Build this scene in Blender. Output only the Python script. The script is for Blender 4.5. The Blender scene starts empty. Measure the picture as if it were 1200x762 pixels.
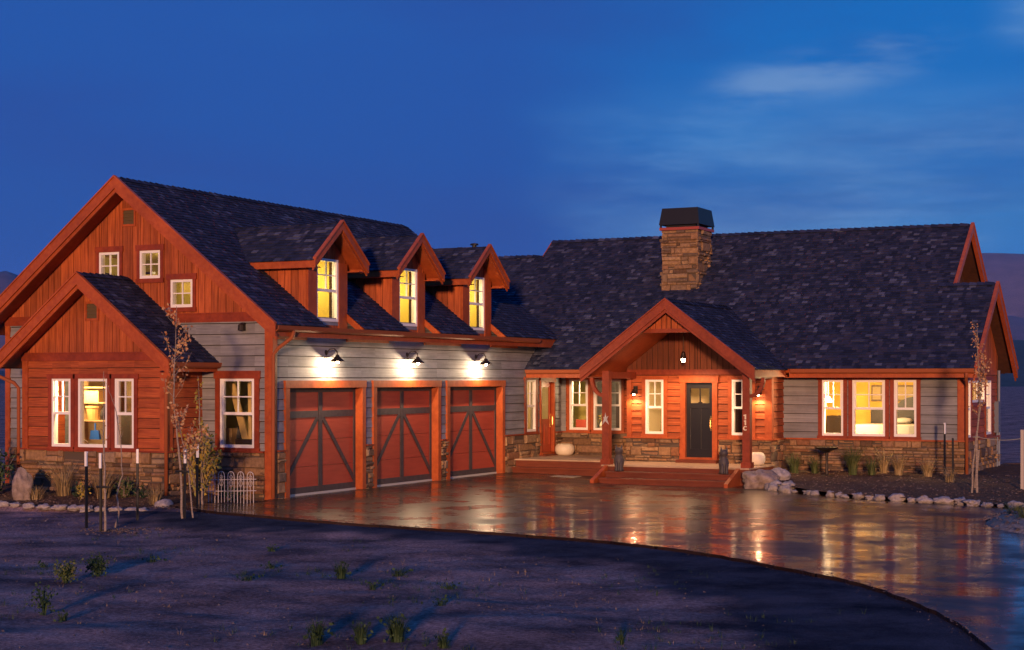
import bpy, math, random
from mathutils import Vector, Matrix, noise as mnoise
R = math.radians
S = bpy.context.scene
COL = S.collection
# ------------------------------------------------------------------ camera
YAW = 26.5168
cd = bpy.data.cameras.new('camera'); cam = bpy.data.objects.new('camera', cd); COL.objects.link(cam)
cam.location = (20.03, -28.68, 2.55); cam.rotation_euler = (R(90), 0, R(YAW))
cd.sensor_width = 36; cd.lens = 57.0; cd.shift_y = 64/1200; cd.clip_end = 20000; cd.clip_start = .1
S.camera = cam
# ------------------------------------------------------------------ sky and sun
SUN_DIR = Vector((.36, -.93, .084)).normalized()
def build_world():
    w = bpy.data.worlds.new('World'); S.world = w; w.use_nodes = True
    nt = w.node_tree; nt.nodes.clear(); N = nt.nodes.new; L = nt.links.new
    out = N('ShaderNodeOutputWorld'); bg = N('ShaderNodeBackground'); bg.inputs['Strength'].default_value = .1
    tc = N('ShaderNodeTexCoord')
    def math_(op, a, b=None):
        m = N('ShaderNodeMath'); m.operation = op
        for i, v in enumerate((a, b)):
            if v is None: continue
            if isinstance(v, (int, float)): m.inputs[i].default_value = v
            else: L(v, m.inputs[i])
        return m.outputs[0]
    def maprange(v, a, b, c=0, d=1, smooth=True):
        m = N('ShaderNodeMapRange'); m.interpolation_type = 'SMOOTHSTEP' if smooth else 'LINEAR'
        L(v, m.inputs['Value'])
        for k, x in zip(('From Min', 'From Max', 'To Min', 'To Max'), (a, b, c, d)): m.inputs[k].default_value = x
        return m.outputs[0]
    def mixc(f, a, b):
        m = N('ShaderNodeMix'); m.data_type = 'RGBA'
        if isinstance(f, (int, float)): m.inputs['Factor'].default_value = f
        else: L(f, m.inputs['Factor'])
        for k, v in ((6, a), (7, b)):
            if isinstance(v, tuple): m.inputs[k].default_value = (*v, 1)
            else: L(v, m.inputs[k])
        return m.outputs[2]
    def dot(v):
        d = N('ShaderNodeVectorMath'); d.operation = 'DOT_PRODUCT'; L(tc.outputs['Generated'], d.inputs[0]); d.inputs[1].default_value = v
        return d.outputs['Value']
    def nz(scale, sc, detail=5, rough=.55, off=(0, 0, 0)):
        mp = N('ShaderNodeMapping'); mp.inputs['Scale'].default_value = sc; mp.inputs['Location'].default_value = off
        mp.inputs['Rotation'].default_value = (0, 0, R(-YAW))
        L(tc.outputs['Generated'], mp.inputs['Vector'])
        t = N('ShaderNodeTexNoise'); t.inputs['Scale'].default_value = scale; t.inputs['Detail'].default_value = detail; t.inputs['Roughness'].default_value = rough
        L(mp.outputs[0], t.inputs['Vector']); return t.outputs['Fac']
    s, c = math.sin(R(YAW)), math.cos(R(YAW))
    u = dot((c, s, 0)); z = dot((0, 0, 1))
    big = nz(2.2, (1, 1, 3))
    uu = math_('ADD', u, math_('MULTIPLY', math_('SUBTRACT', big, .5), .30))
    uu = math_('ADD', uu, math_('MULTIPLY', math_('SUBTRACT', z, .12), -.25))
    f = maprange(uu, -.03, .17)
    left = mixc(maprange(z, 0, .25), (.005, .082, .375), (.011, .090, .395))
    right = mixc(maprange(z, .08, .215), (.026, .215, .590), (.000, .150, .520))
    base = mixc(f, left, right)
    # thin pale cloud bank low in the sky, wisps and a few dark streaks
    band = math_('MULTIPLY', maprange(z, .185, .115), maprange(uu, .0, .10))
    cl = maprange(nz(2.6, (1.1, 1.1, 6), 9, .64, (1, 2, .3)), .36, .66)
    base = mixc(math_('MULTIPLY', math_('MULTIPLY', cl, band), 1.0), base, (.16, .37, .70))
    tilt = math_('SUBTRACT', z, math_('MULTIPLY', u, .20))
    wb = math_('MULTIPLY', maprange(tilt, .122, .142), maprange(tilt, .168, .150))
    wb = math_('MULTIPLY', wb, math_('MULTIPLY', maprange(u, .10, .15), maprange(u, .28, .2)))
    wisp = maprange(nz(6, (1, 1, 5), 8, .62, (2, 1, 0)), .38, .62)
    base = mixc(math_('MULTIPLY', math_('MULTIPLY', wb, wisp), .75), base, (.17, .33, .62))
    wc = math_('MULTIPLY', maprange(u, .265, .31), math_('MULTIPLY', maprange(z, .185, .205), maprange(z, .235, .212)))
    base = mixc(math_('MULTIPLY', wc, math_('ADD', math_('MULTIPLY', wisp, .6), .35)), base, (.17, .36, .66))
    dk = maprange(nz(4.6, (1.3, 1.3, 11), 6, .55, (5, 3, 2)), .50, .60)
    db = math_('MULTIPLY', maprange(z, .075, .10), math_('MULTIPLY', maprange(z, .17, .115), maprange(u, .1, .2)))
    base = mixc(math_('MULTIPLY', math_('MULTIPLY', dk, db), .45), base, (.030, .19, .50))
    dl = maprange(nz(2.5, (1, 1, 5), 5, .5, (9, 1, 4)), .45, .7)
    base = mixc(math_('MULTIPLY', dl, .42), base, (.016, .060, .310))
    lt = maprange(nz(3.1, (1, 1, 3), 4, .5, (3, 8, 1)), .5, .72)
    base = mixc(math_('MULTIPLY', lt, math_('MULTIPLY', .35, maprange(u, .12, -.05))), base, (.014, .130, .450))
    sc = N('ShaderNodeVectorMath'); sc.operation = 'SCALE'; L(base, sc.inputs[0]); sc.inputs['Scale'].default_value = 10 * .80
    sky = N('ShaderNodeTexSky'); sky.sky_type = 'NISHITA'; sky.sun_disc = False
    sky.sun_elevation = R(4); sky.sun_rotation = math.atan2(SUN_DIR.x, SUN_DIR.y); sky.altitude = 2400
    sk = N('ShaderNodeVectorMath'); sk.operation = 'SCALE'; L(sky.outputs[0], sk.inputs[0]); sk.inputs['Scale'].default_value = .012
    ad = N('ShaderNodeVectorMath'); ad.operation = 'ADD'; L(sc.outputs[0], ad.inputs[0]); L(sk.outputs[0], ad.inputs[1])
    L(ad.outputs[0], bg.inputs['Color']); L(bg.outputs[0], out.inputs['Surface'])
build_world()
sl = bpy.data.lights.new('sun', 'SUN'); sl.energy = 3.7; sl.angle = R(3); sl.color = (1, .52, .27)
so = bpy.data.objects.new('sun', sl); COL.objects.link(so); so.rotation_euler = (-SUN_DIR).to_track_quat('-Z', 'Y').to_euler()
S.view_settings.view_transform = 'Standard'; S.view_settings.look = 'None'; S.view_settings.gamma = 1; S.view_settings.exposure = .35
S.view_settings.use_curve_mapping = False
S.render.engine = 'CYCLES'
S.cycles.use_denoising = True; S.cycles.max_bounces = 7; S.cycles.diffuse_bounces = 3; S.cycles.glossy_bounces = 3; S.cycles.transparent_max_bounces = 12
S.cycles.sample_clamp_indirect = 4; S.cycles.caustics_reflective = False; S.cycles.caustics_refractive = False

# ------------------------------------------------------------------ materials
def new_mat(name):
    m = bpy.data.materials.new(name); m.use_nodes = True; nt = m.node_tree
    return m, nt, nt.nodes['Principled BSDF']
def ramp(nt, stops, const=False):
    r = nt.nodes.new('ShaderNodeValToRGB'); cr = r.color_ramp
    if const: cr.interpolation = 'CONSTANT'
    while len(cr.elements) < len(stops): cr.elements.new(.5)
    for e, (p, c) in zip(cr.elements, stops): e.position = p; e.color = (*c, 1)
    return r
def plain(name, col, rough=.6, metal=0, spec=.5):
    m, nt, b = new_mat(name); b.inputs['Base Color'].default_value = (*col, 1); b.inputs['Roughness'].default_value = rough
    b.inputs['Metallic'].default_value = metal; b.inputs['Specular IOR Level'].default_value = spec
    return m
def grainy(name, c1, c2, scale=(6, 6, 6), nscale=2.0, detail=6, rough=.7, island=.0, bump=.2, bdist=.01, spec=.35):
    """two-tone noise surface; island: how much each separate board or stone differs in value"""
    m, nt, b = new_mat(name); N = nt.nodes.new; L = nt.links.new
    tc = N('ShaderNodeTexCoord'); mp = N('ShaderNodeMapping'); mp.inputs['Scale'].default_value = scale
    L(tc.outputs['Object'], mp.inputs['Vector'])
    vec = mp.outputs[0]
    geo = N('ShaderNodeNewGeometry')
    if island:
        add = N('ShaderNodeVectorMath'); add.operation = 'ADD'; sc = N('ShaderNodeMath'); sc.operation = 'MULTIPLY'
        L(geo.outputs['Random Per Island'], sc.inputs[0]); sc.inputs[1].default_value = 37
        L(vec, add.inputs[0]); L(sc.outputs[0], add.inputs[1]); vec = add.outputs[0]
    t = N('ShaderNodeTexNoise'); t.inputs['Scale'].default_value = nscale; t.inputs['Detail'].default_value = detail; t.inputs['Roughness'].default_value = .6
    L(vec, t.inputs['Vector'])
    r = ramp(nt, [(.3, c1), (.7, c2)]); L(t.outputs['Fac'], r.inputs[0])
    col = r.outputs[0]
    if island:
        hs = N('ShaderNodeHueSaturation'); mr = N('ShaderNodeMapRange'); L(geo.outputs['Random Per Island'], mr.inputs['Value'])
        mr.inputs['To Min'].default_value = 1 - island; mr.inputs['To Max'].default_value = 1 + island
        L(mr.outputs[0], hs.inputs['Value']); L(col, hs.inputs['Color']); col = hs.outputs[0]
    if island:
        wt = N('ShaderNodeTexNoise'); wt.inputs['Scale'].default_value = .9; wt.inputs['Detail'].default_value = 7; wt.inputs['Roughness'].default_value = .65; L(tc.outputs['Object'], wt.inputs['Vector'])
        wr = N('ShaderNodeMapRange'); L(wt.outputs['Fac'], wr.inputs['Value']); wr.inputs['From Min'].default_value = .3; wr.inputs['From Max'].default_value = .7; wr.inputs['To Min'].default_value = .72; wr.inputs['To Max'].default_value = 1.2
        h2 = N('ShaderNodeHueSaturation'); L(wr.outputs[0], h2.inputs['Value']); L(col, h2.inputs['Color']); col = h2.outputs[0]
    L(col, b.inputs['Base Color']); b.inputs['Roughness'].default_value = rough; b.inputs['Specular IOR Level'].default_value = spec
    if bump:
        bp = N('ShaderNodeBump'); bp.inputs['Strength'].default_value = bump; bp.inputs['Distance'].default_value = bdist
        L(t.outputs['Fac'], bp.inputs['Height']); L(bp.outputs[0], b.inputs['Normal'])
    return m
def by_island(name, stops, rough=.85, nscale=14, namt=.35, bump=.5, spec=.3):
    m, nt, b = new_mat(name); N = nt.nodes.new; L = nt.links.new
    geo = N('ShaderNodeNewGeometry'); r = ramp(nt, stops); L(geo.outputs['Random Per Island'], r.inputs[0])
    tc = N('ShaderNodeTexCoord'); t = N('ShaderNodeTexNoise'); t.inputs['Scale'].default_value = nscale; t.inputs['Detail'].default_value = 7
    L(tc.outputs['Object'], t.inputs['Vector'])
    mr = N('ShaderNodeMapRange'); L(t.outputs['Fac'], mr.inputs['Value']); mr.inputs['From Min'].default_value = .25; mr.inputs['From Max'].default_value = .75
    mr.inputs['To Min'].default_value = 1 - namt; mr.inputs['To Max'].default_value = 1 + namt
    hs = N('ShaderNodeHueSaturation'); L(mr.outputs[0], hs.inputs['Value']); L(r.outputs[0], hs.inputs['Color'])
    L(hs.outputs[0], b.inputs['Base Color']); b.inputs['Roughness'].default_value = rough; b.inputs['Specular IOR Level'].default_value = spec
    bp = N('ShaderNodeBump'); bp.inputs['Strength'].default_value = bump; bp.inputs['Distance'].default_value = .015
    L(t.outputs['Fac'], bp.inputs['Height']); L(bp.outputs[0], b.inputs['Normal'])
    return m
def emit(name, col, st):
    m, nt, b = new_mat(name); b.inputs['Base Color'].default_value = (*col, 1)
    b.inputs['Emission Color'].default_value = (*col, 1); b.inputs['Emission Strength'].default_value = st
    return m
def glass():
    m = bpy.data.materials.new('window_glass'); m.use_nodes = True; nt = m.node_tree; nt.nodes.clear(); N = nt.nodes.new; L = nt.links.new
    o = N('ShaderNodeOutputMaterial'); mx = N('ShaderNodeMixShader'); tr = N('ShaderNodeBsdfTransparent'); gl = N('ShaderNodeBsdfGlossy')
    tr.inputs[0].default_value = (.92, .94, .92, 1); gl.inputs['Roughness'].default_value = .02
    fr = N('ShaderNodeFresnel'); fr.inputs[0].default_value = 1.45
    L(fr.outputs[0], mx.inputs[0]); L(tr.outputs[0], mx.inputs[1]); L(gl.outputs[0], mx.inputs[2]); L(mx.outputs[0], o.inputs[0])
    return m
CED_H = grainy('cedar_boards_level', (.21, .036, .010), (.45, .105, .029), (1.2, 1.2, 26), 1.6, island=.25, bump=.25)
GAP = plain('board_gap_shadow', (.022, .012, .008), .95)  # backing behind the boards, gap shadow put into its colour
CED_V = grainy('cedar_boards_upright', (.21, .038, .011), (.47, .115, .032), (22, 22, 1.0), 1.6, island=.25, bump=.25)
TRIM = grainy('cedar_trim', (.30, .056, .015), (.42, .095, .025), (7, 7, 7), 1.3, island=.08, bump=.15, rough=.5)
TRIM_RED = grainy('redwood_trim', (.19, .030, .011), (.28, .050, .018), (7, 7, 7), 1.3, island=.08, bump=.15, rough=.5)
GREY = grainy('grey_stained_siding', (.165, .168, .185), (.27, .272, .295), (.7, .7, 14), 1.3, 7, island=.17, bump=.3)
STONE = by_island('ledge_stone', [(0, (.085, .048, .030)), (.18, (.20, .112, .058)), (.38, (.29, .17, .088)), (.52, (.13, .088, .062)), (.68, (.33, .205, .108)), (.84, (.21, .092, .045)), (1, (.27, .19, .125))])
MORTAR = plain('mortar', (.085, .06, .045), .95)
SHINGLE = by_island('roof_shingles', [(0, (.010, .014, .036)), (.35, (.018, .024, .054)), (.62, (.026, .032, .070)), (.82, (.036, .034, .062)), (.93, (.050, .056, .098)), (1, (.095, .105, .165))], rough=.9, nscale=30, namt=.3, bump=.4, spec=.2)
WHITE = plain('white_window_paint', (.82, .81, .80), .4)
DARKMET = plain('dark_bronze_metal', (.035, .026, .022), .45, .6)
BLACKMET = plain('black_chimney_metal', (.012, .012, .014), .5, .3)
COPPER = plain('copper_brown_gutter', (.30, .085, .034), .7, 0, .2)
GDOOR = grainy('garage_door_red', (.30, .046, .027), (.39, .064, .036), (.8, .8, 8), 2, rough=.45, bump=.08)
GSTRAP = grainy('garage_door_brace', (.046, .035, .036), (.075, .058, .060), (3, 3, 3), 3, rough=.6, bump=.1)
BLKDOOR = plain('black_door_paint', (.013, .012, .014), .3)
REDDOOR = grainy('red_side_door', (.36, .06, .025), (.42, .085, .033), (1, 1, 5), 2, rough=.4, bump=.06)
GLASS = glass()
DECK = grainy('deck_boards', (.38, .25, .16), (.52, .36, .24), (1, 20, 4), 1.6, island=.12, rough=.6)
DECKRED = grainy('deck_fascia', (.12, .026, .012), (.17, .040, .018), (2, 2, 20), 1.4, island=.08, rough=.45)
BULB = emit('lamp_bulb', (1, .72, .42), 60)
WOODIN = grainy('indoor_wood', (.35, .20, .08), (.50, .31, .14), (2, 2, 14), 1.5)
YELLOW = plain('yellow_room_paint', (.70, .43, .07), .8)
OLIVE = plain('olive_room_paint', (.50, .43, .12), .8)
LOFTY = plain('loft_yellow_paint', (.62, .49, .09), .8)
CREAM = plain('cream_room_paint', (.70, .58, .36), .8)
DARKBROWN = plain('dark_brown_wood', (.03, .016, .012), .5)
CURTAIN = plain('brown_curtain', (.20, .10, .045), .9)
CED_SHADE = grainy('shaded_cedar_boards', (.10, .024, .009), (.17, .044, .016), (22, 22, 1.0), 1.6, island=.17, bump=.25)  # darker cedar copy: porch gable shade put into the colour
WOOD_SHADE = grainy('shaded_wood_boards', (.050, .018, .010), (.085, .030, .016), (6, 6, 6), 1.5, island=.1)  # wood with the shade of far soffits and upper gable in its colour
LINEN = plain('white_linen', (.56, .52, .47), .9)

# ------------------------------------------------------------------ mesh helpers
class MB:
    def __init__(s): s.v = []; s.f = []; s.m = []; s.mi = 0
    def face(s, pts):
        i = len(s.v); s.v += [tuple(p) for p in pts]; s.f.append(tuple(range(i, i+len(pts)))); s.m.append(s.mi)
    def hexa(s, p):   # 8 points: bottom 0-3 counter-clockwise, top 4-7
        i = len(s.v); s.v += [tuple(q) for q in p]
        for f in ((0, 3, 2, 1), (4, 5, 6, 7), (0, 1, 5, 4), (1, 2, 6, 5), (2, 3, 7, 6), (3, 0, 4, 7)):
            s.f.append(tuple(i+k for k in f)); s.m.append(s.mi)
    def box(s, x0, x1, y0, y1, z0, z1):
        s.hexa([(x0, y0, z0), (x1, y0, z0), (x1, y1, z0), (x0, y1, z0), (x0, y0, z1), (x1, y0, z1), (x1, y1, z1), (x0, y1, z1)])
    def beam(s, a, b, w, h, up=(0, 0, 1)):   # bar from a to b, centred
        a = Vector(a); b = Vector(b); d = (b-a).normalized(); upv = Vector(up)
        sd = d.cross(upv)
        if sd.length < 1e-4: sd = d.cross(Vector((1, 0, 0)))
        sd.normalize(); upv = sd.cross(d)
        q = lambda o, i, j: o + sd*(w/2*i) + upv*(h/2*j)
        s.hexa([q(a, -1, -1), q(a, 1, -1), q(b, 1, -1), q(b, -1, -1), q(a, -1, 1), q(a, 1, 1), q(b, 1, 1), q(b, -1, 1)])
    def tube(s, pts, rad, n=8, cap=True):
        pts = [Vector(p) for p in pts]; rads = rad if isinstance(rad, (list, tuple)) else [rad]*len(pts)
        base = len(s.v); prev = None
        for k, p in enumerate(pts):
            d = (pts[min(k+1, len(pts)-1)] - pts[max(k-1, 0)]).normalized()
            if prev is None:
                ref = Vector((0, 0, 1)) if abs(d.z) < .9 else Vector((1, 0, 0)); x = d.cross(ref).normalized()
            else: x = (prev - d*prev.dot(d)).normalized()
            prev = x; y = d.cross(x)
            for j in range(n):
                t = 2*math.pi*j/n; s.v.append(tuple(p + (x*math.cos(t) + y*math.sin(t))*rads[k]))
        for k in range(len(pts)-1):
            for j in range(n):
                a = base+k*n+j; b = base+k*n+(j+1) % n; s.f.append((a, b, b+n, a+n)); s.m.append(s.mi)
        if cap:
            s.f.append(tuple(base+j for j in reversed(range(n)))); s.m.append(s.mi)
            s.f.append(tuple(base+(len(pts)-1)*n+j for j in range(n))); s.m.append(s.mi)
    def lathe(s, prof, c, n=16):  # prof: (radius, z)
        base = len(s.v)
        for r, z in prof:
            for j in range(n):
                t = 2*math.pi*j/n; s.v.append((c[0]+r*math.cos(t), c[1]+r*math.sin(t), c[2]+z))
        for k in range(len(prof)-1):
            for j in range(n):
                a = base+k*n+j; b = base+k*n+(j+1) % n; s.f.append((a, b, b+n, a+n)); s.m.append(s.mi)
        s.f.append(tuple(base+j for j in reversed(range(n)))); s.m.append(s.mi)
        s.f.append(tuple(base+(len(prof)-1)*n+j for j in range(n))); s.m.append(s.mi)
    def build(s, name, mats, parent=None, smooth=False, loc=None):
        me = bpy.data.meshes.new(name); me.from_pydata(s.v, [], s.f)
        for m in (mats if isinstance(mats, (list, tuple)) else [mats]): me.materials.append(m)
        me.polygons.foreach_set('material_index', s.m)
        if smooth: me.polygons.foreach_set('use_smooth', [True]*len(s.f))
        me.update()
        o = bpy.data.objects.new(name, me); COL.objects.link(o)
        if parent: o.parent = parent
        if loc: o.location = loc
        return o
def tag(o, label=None, cat=None, group=None, kind=None):
    if label: o['label'] = label
    if cat: o['category'] = cat; o['kind'] = kind or 'thing'
    if group: o['group'] = group
    if kind: o['kind'] = kind
    return o
def empty(name, label, cat, loc=(0, 0, 0), group=None):
    o = bpy.data.objects.new(name, None); COL.objects.link(o); o.location = loc; o.empty_display_size = .2
    return tag(o, label, cat, group)
def copy_tree(o, parent=None):
    c = o.copy(); COL.objects.link(c)
    if parent: c.parent = parent
    for ch in list(o.children): copy_tree(ch, c)
    return c
def lamp(name, loc, watts, col=(1, .62, .30), r=.05, parent=None):
    l = bpy.data.lights.new(name, 'POINT'); l.energy = watts; l.color = col; l.shadow_soft_size = r
    o = bpy.data.objects.new(name, l); COL.objects.link(o); o.location = loc
    if parent: o.parent = parent
    return o
def down_lamp(name, loc, watts, col, r, parent, tilt=(0, 0, 0), cone=150):
    l = bpy.data.lights.new(name, 'SPOT'); l.energy = watts; l.color = col; l.shadow_soft_size = r; l.spot_size = R(cone); l.spot_blend = .5
    o = bpy.data.objects.new(name, l); COL.objects.link(o); o.location = loc; o.rotation_euler = tilt; o.parent = parent
    return o
class Fr:   # a wall's frame: origin on its face, a along it, d outward, z up
    def __init__(s, o, u, n): s.o = Vector(o); s.u = Vector(u); s.n = Vector(n)
    def p(s, a, d, z): return s.o + s.u*a + s.n*d + Vector((0, 0, z))
    def box(s, mb, a0, a1, d0, d1, z0, z1):
        P = s.p
        mb.hexa([P(a0, d1, z0), P(a1, d1, z0), P(a1, d0, z0), P(a0, d0, z0), P(a0, d1, z1), P(a1, d1, z1), P(a1, d0, z1), P(a0, d0, z1)])
def front(y): return Fr((0, y, 0), (1, 0, 0), (0, -1, 0))     # faces the drive
def side(x): return Fr((x, 0, 0), (0, 1, 0), (1, 0, 0))       # faces right
def wall(mb, F, a0, a1, z0, z1, openings=(), mode='lap', pitch=.2, thick=.14, apex=None):
    """clad wall with real boards; openings = (a0,a1,z0,z1); apex=(a,k): roof line z1 + k*(half - |a - apex|) above z1"""
    rnd = random.Random(int(abs(a0*31+z0*7+a1*13)*100))
    top = (lambda a: z1) if not apex else (lambda a: z1 + apex[1]*max(0, (apex[2]-abs(a-apex[0]))))
    br = {a0, a1}
    for o in openings:
        for v in o[:2]:
            if a0 < v < a1: br.add(v)
    if apex and a0 < apex[0] < a1: br.add(apex[0])
    if mode == 'vert':
        a = a0
        while a < a1-.03: br.add(round(a, 4)); a += pitch*rnd.uniform(.85, 1.15)
    br = sorted(br); br = [b for i, b in enumerate(br) if i == 0 or b-br[i-1] > .004]
    P = F.p
    for l, r in zip(br, br[1:]):
        mid = (l+r)/2; cuts = sorted([o for o in openings if o[0] < mid < o[1]], key=lambda o: o[2])
        segs = []; z = z0
        for o in cuts:
            if o[2] > z: segs.append((z, o[2], False))
            z = max(z, o[3])
        if z < min(top(l), top(r)) + 1e-6 or apex: segs.append((z, None, True))
        for za, zb, open_top in segs:
            tl, tr = (top(l), top(r)) if open_top else (zb, zb)
            mb.face([P(l, -thick, za), P(l, -thick, tl), P(r, -thick, tr), P(r, -thick, za)])
            if mode == 'vert':
                g = .0075
                mb.mi = 1; mb.face([P(l, 0, za), P(r, 0, za), P(r, 0, tr), P(l, 0, tl)]); mb.mi = 0
                d = .016 + rnd.uniform(0, .004); l2, r2 = l+g, r-g; t2l, t2r = (top(l2), top(r2)) if open_top else (zb, zb)
                i = len(mb.v)
                mb.v += [tuple(P(l2, 0, za)), tuple(P(r2, 0, za)), tuple(P(r2, 0, t2r)), tuple(P(l2, 0, t2l)), tuple(P(l2, d, za)), tuple(P(r2, d, za)), tuple(P(r2, d, t2r)), tuple(P(l2, d, t2l))]
                for f in ((4, 5, 6, 7), (0, 4, 7, 3), (5, 1, 2, 6), (0, 1, 5, 4)): mb.f.append(tuple(i+k for k in f)); mb.m.append(mb.mi)
            else:
                mb.mi = 1; mb.face([P(l, -.012, za), P(r, -.012, za), P(r, -.012, min(tl, tr)), P(l, -.012, min(tl, tr))]); mb.mi = 0; gap = .016
                k = math.floor(za/pitch+1e-6)
                zz = za
                hi = min(tl, tr)
                while zz < hi-1e-4:
                    zn = min((k+1)*pitch, hi); f0 = (zz/pitch-k); f1 = (zn/pitch-k)
                    d0 = .030-.024*f0; d1 = .030-.024*f1
                    zl = zz + (gap if f0 < .02 else 0)
                    if zn-zl < .01: zz = zn; k += 1; continue
                    i = len(mb.v)
                    mb.v += [tuple(P(l, d0, zl)), tuple(P(r, d0, zl)), tuple(P(r, d1, zn)), tuple(P(l, d1, zn)), tuple(P(l, -.01, zl)), tuple(P(r, -.01, zl))]
                    mb.f += [(i, i+1, i+2, i+3), (i+4, i+5, i+1, i)]; mb.m += [mb.mi]*2
                    zz = zn; k += 1
    for o in openings:
        a, b, c, d = o
        mb.face([P(a, .03, c), P(a, -thick, c), P(a, -thick, d), P(a, .03, d)]); mb.face([P(b, .03, c), P(b, .03, d), P(b, -thick, d), P(b, -thick, c)])
        mb.face([P(a, .03, d), P(a, -thick, d), P(b, -thick, d), P(b, .03, d)]); mb.face([P(a, .03, c), P(b, .03, c), P(b, -thick, c), P(a, -thick, c)])
def stones(F, a0, a1, z0, z1, seed, parent, name='stone_base', skip=(), corner=(0, 0), dep=.06):
    """ledge-stone veneer of separate rough blocks over dark mortar"""
    rnd = random.Random(seed)
    cuts = sorted(skip); spans = []; a = a0
    for s0, s1 in cuts: spans.append((a, s0)); a = s1
    spans.append((a, a1))
    for s0, s1 in spans:
        mb = MB(); mb.mi = 1; F.box(mb, s0, s1, -.10, dep*.55, z0, z1); mb.mi = 0
        z = z0
        while z < z1-.01:
            h = rnd.choice((.06, .08, .10, .13, .17, .21, .24)); h = min(h, z1-z)
            if z1-z-h < .05: h = z1-z
            a = s0 - (corner[0]*rnd.uniform(.01, .04) if s0 == a0 else 0); end = s1 + (corner[1]*rnd.uniform(.01, .04) if s1 == a1 else 0)
            while a < end-.005:
                w = rnd.choice((.13, .2, .28, .36, .5, .6))*rnd.uniform(.8, 1.15)*(.75+h*1.6); w = min(w, end-a)
                if end-a-w < .1: w = end-a
                hh = h
                if h > .12 and rnd.random() < .45:
                    parts_ = [(z, z+h*.48), (z+h*.48, z+h)]
                else: parts_ = [(z, z+h)]
                for q0, q1 in parts_:
                    d = dep + rnd.uniform(-.03, .06); g = .005; j = lambda: rnd.uniform(-.013, .013)
                    P = F.p
                    A0, A1 = a+g, a+w-g
                    if A1-A0 < .02: continue
                    i = len(mb.v); b = .022
                    back = [P(A0, 0, q0+g), P(A1, 0, q0+g), P(A1, 0, q1-g), P(A0, 0, q1-g)]
                    rim = [P(A0+j()*.5, d-b, q0+g+j()*.5), P(A1+j()*.5, d-b, q0+g+j()*.5), P(A1+j()*.5, d-b, q1-g+j()*.5), P(A0+j()*.5, d-b, q1-g+j()*.5)]
                    b2 = min(b, (q1-q0)*.25)
                    fr = [P(A0+b2+j(), d+j(), q0+g+b2+j()*.5), P(A1-b2+j(), d+j(), q0+g+b2+j()*.5), P(A1-b2+j(), d+j(), q1-g-b2+j()*.5), P(A0+b2+j(), d+j(), q1-g-b2+j()*.5)]
                    mb.v += [tuple(x) for x in back+rim+fr]
                    for r0 in (0, 4):
                        for k in range(4):
                            k2 = (k+1) % 4; mb.f.append((i+r0+k, i+r0+k2, i+r0+4+k2, i+r0+4+k)); mb.m.append(0)
                    mb.f.append((i+8, i+9, i+10, i+11)); mb.m.append(0)
                a += w
            z += h
        o = mb.build(name, [STONE, MORTAR], parent)
    return o
def roof_slope(eave0, along, run, n_len, seed, parent, thick=.14, expo=.115, wid=.135, clip=None, name='roof', under=None, detail=True):
    """one roof plane: slab of boards with separate asphalt tabs on top. eave0: lower left corner seen from outside,
    along: vector along the eave, run: vector up the slope (full length)"""
    mb = MB(); rnd = random.Random(seed)
    e = Vector(eave0); al = Vector(along); rn = Vector(run); la = al.length; lr = rn.length; A = al/la; U = rn/lr; N = A.cross(U).normalized()
    if N.z < 0: N = -N
    q = lambda a, r, h: e + A*a + U*r + N*h
    mb.mi = 1
    mb.hexa([q(0, 0, -thick), q(la, 0, -thick), q(la, lr, -thick), q(0, lr, -thick), q(0, 0, -.004), q(la, 0, -.004), q(la, lr, -.004), q(0, lr, -.004)])
    mb.mi = 0
    if not detail:
        mb.face([q(0, 0, .01), q(la, 0, .01), q(la, lr, .01), q(0, lr, .01)])
    else:
        rows = int(math.ceil(lr/expo))
        for r in range(rows):
            r0 = r*expo-(.02 if r == 0 else 0); r1 = min((r+1.12)*expo, lr)
            a = -rnd.uniform(0, wid)
            while a < la:
                w = wid*rnd.uniform(.45, 1.45); a0, a1 = max(a, -.015), min(a+w, la+.015)
                a += w
                if a1-a0 < .01: continue
                hb = .020+rnd.uniform(0, .012); ro = rnd.uniform(-.018, .006) if r else 0
                i = len(mb.v)
                mb.v += [tuple(q(a0, r0+ro, hb)), tuple(q(a1, r0+ro, hb)), tuple(q(a1, r1, .004)), tuple(q(a0, r1, .004)), tuple(q(a0, r0+ro, -.004)), tuple(q(a1, r0+ro, -.004))]
                mb.f += [(i, i+1, i+2, i+3), (i+4, i+5, i+1, i)]; mb.m += [0, 0]
    return mb.build(name, [SHINGLE, under or TRIM], parent)
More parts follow.
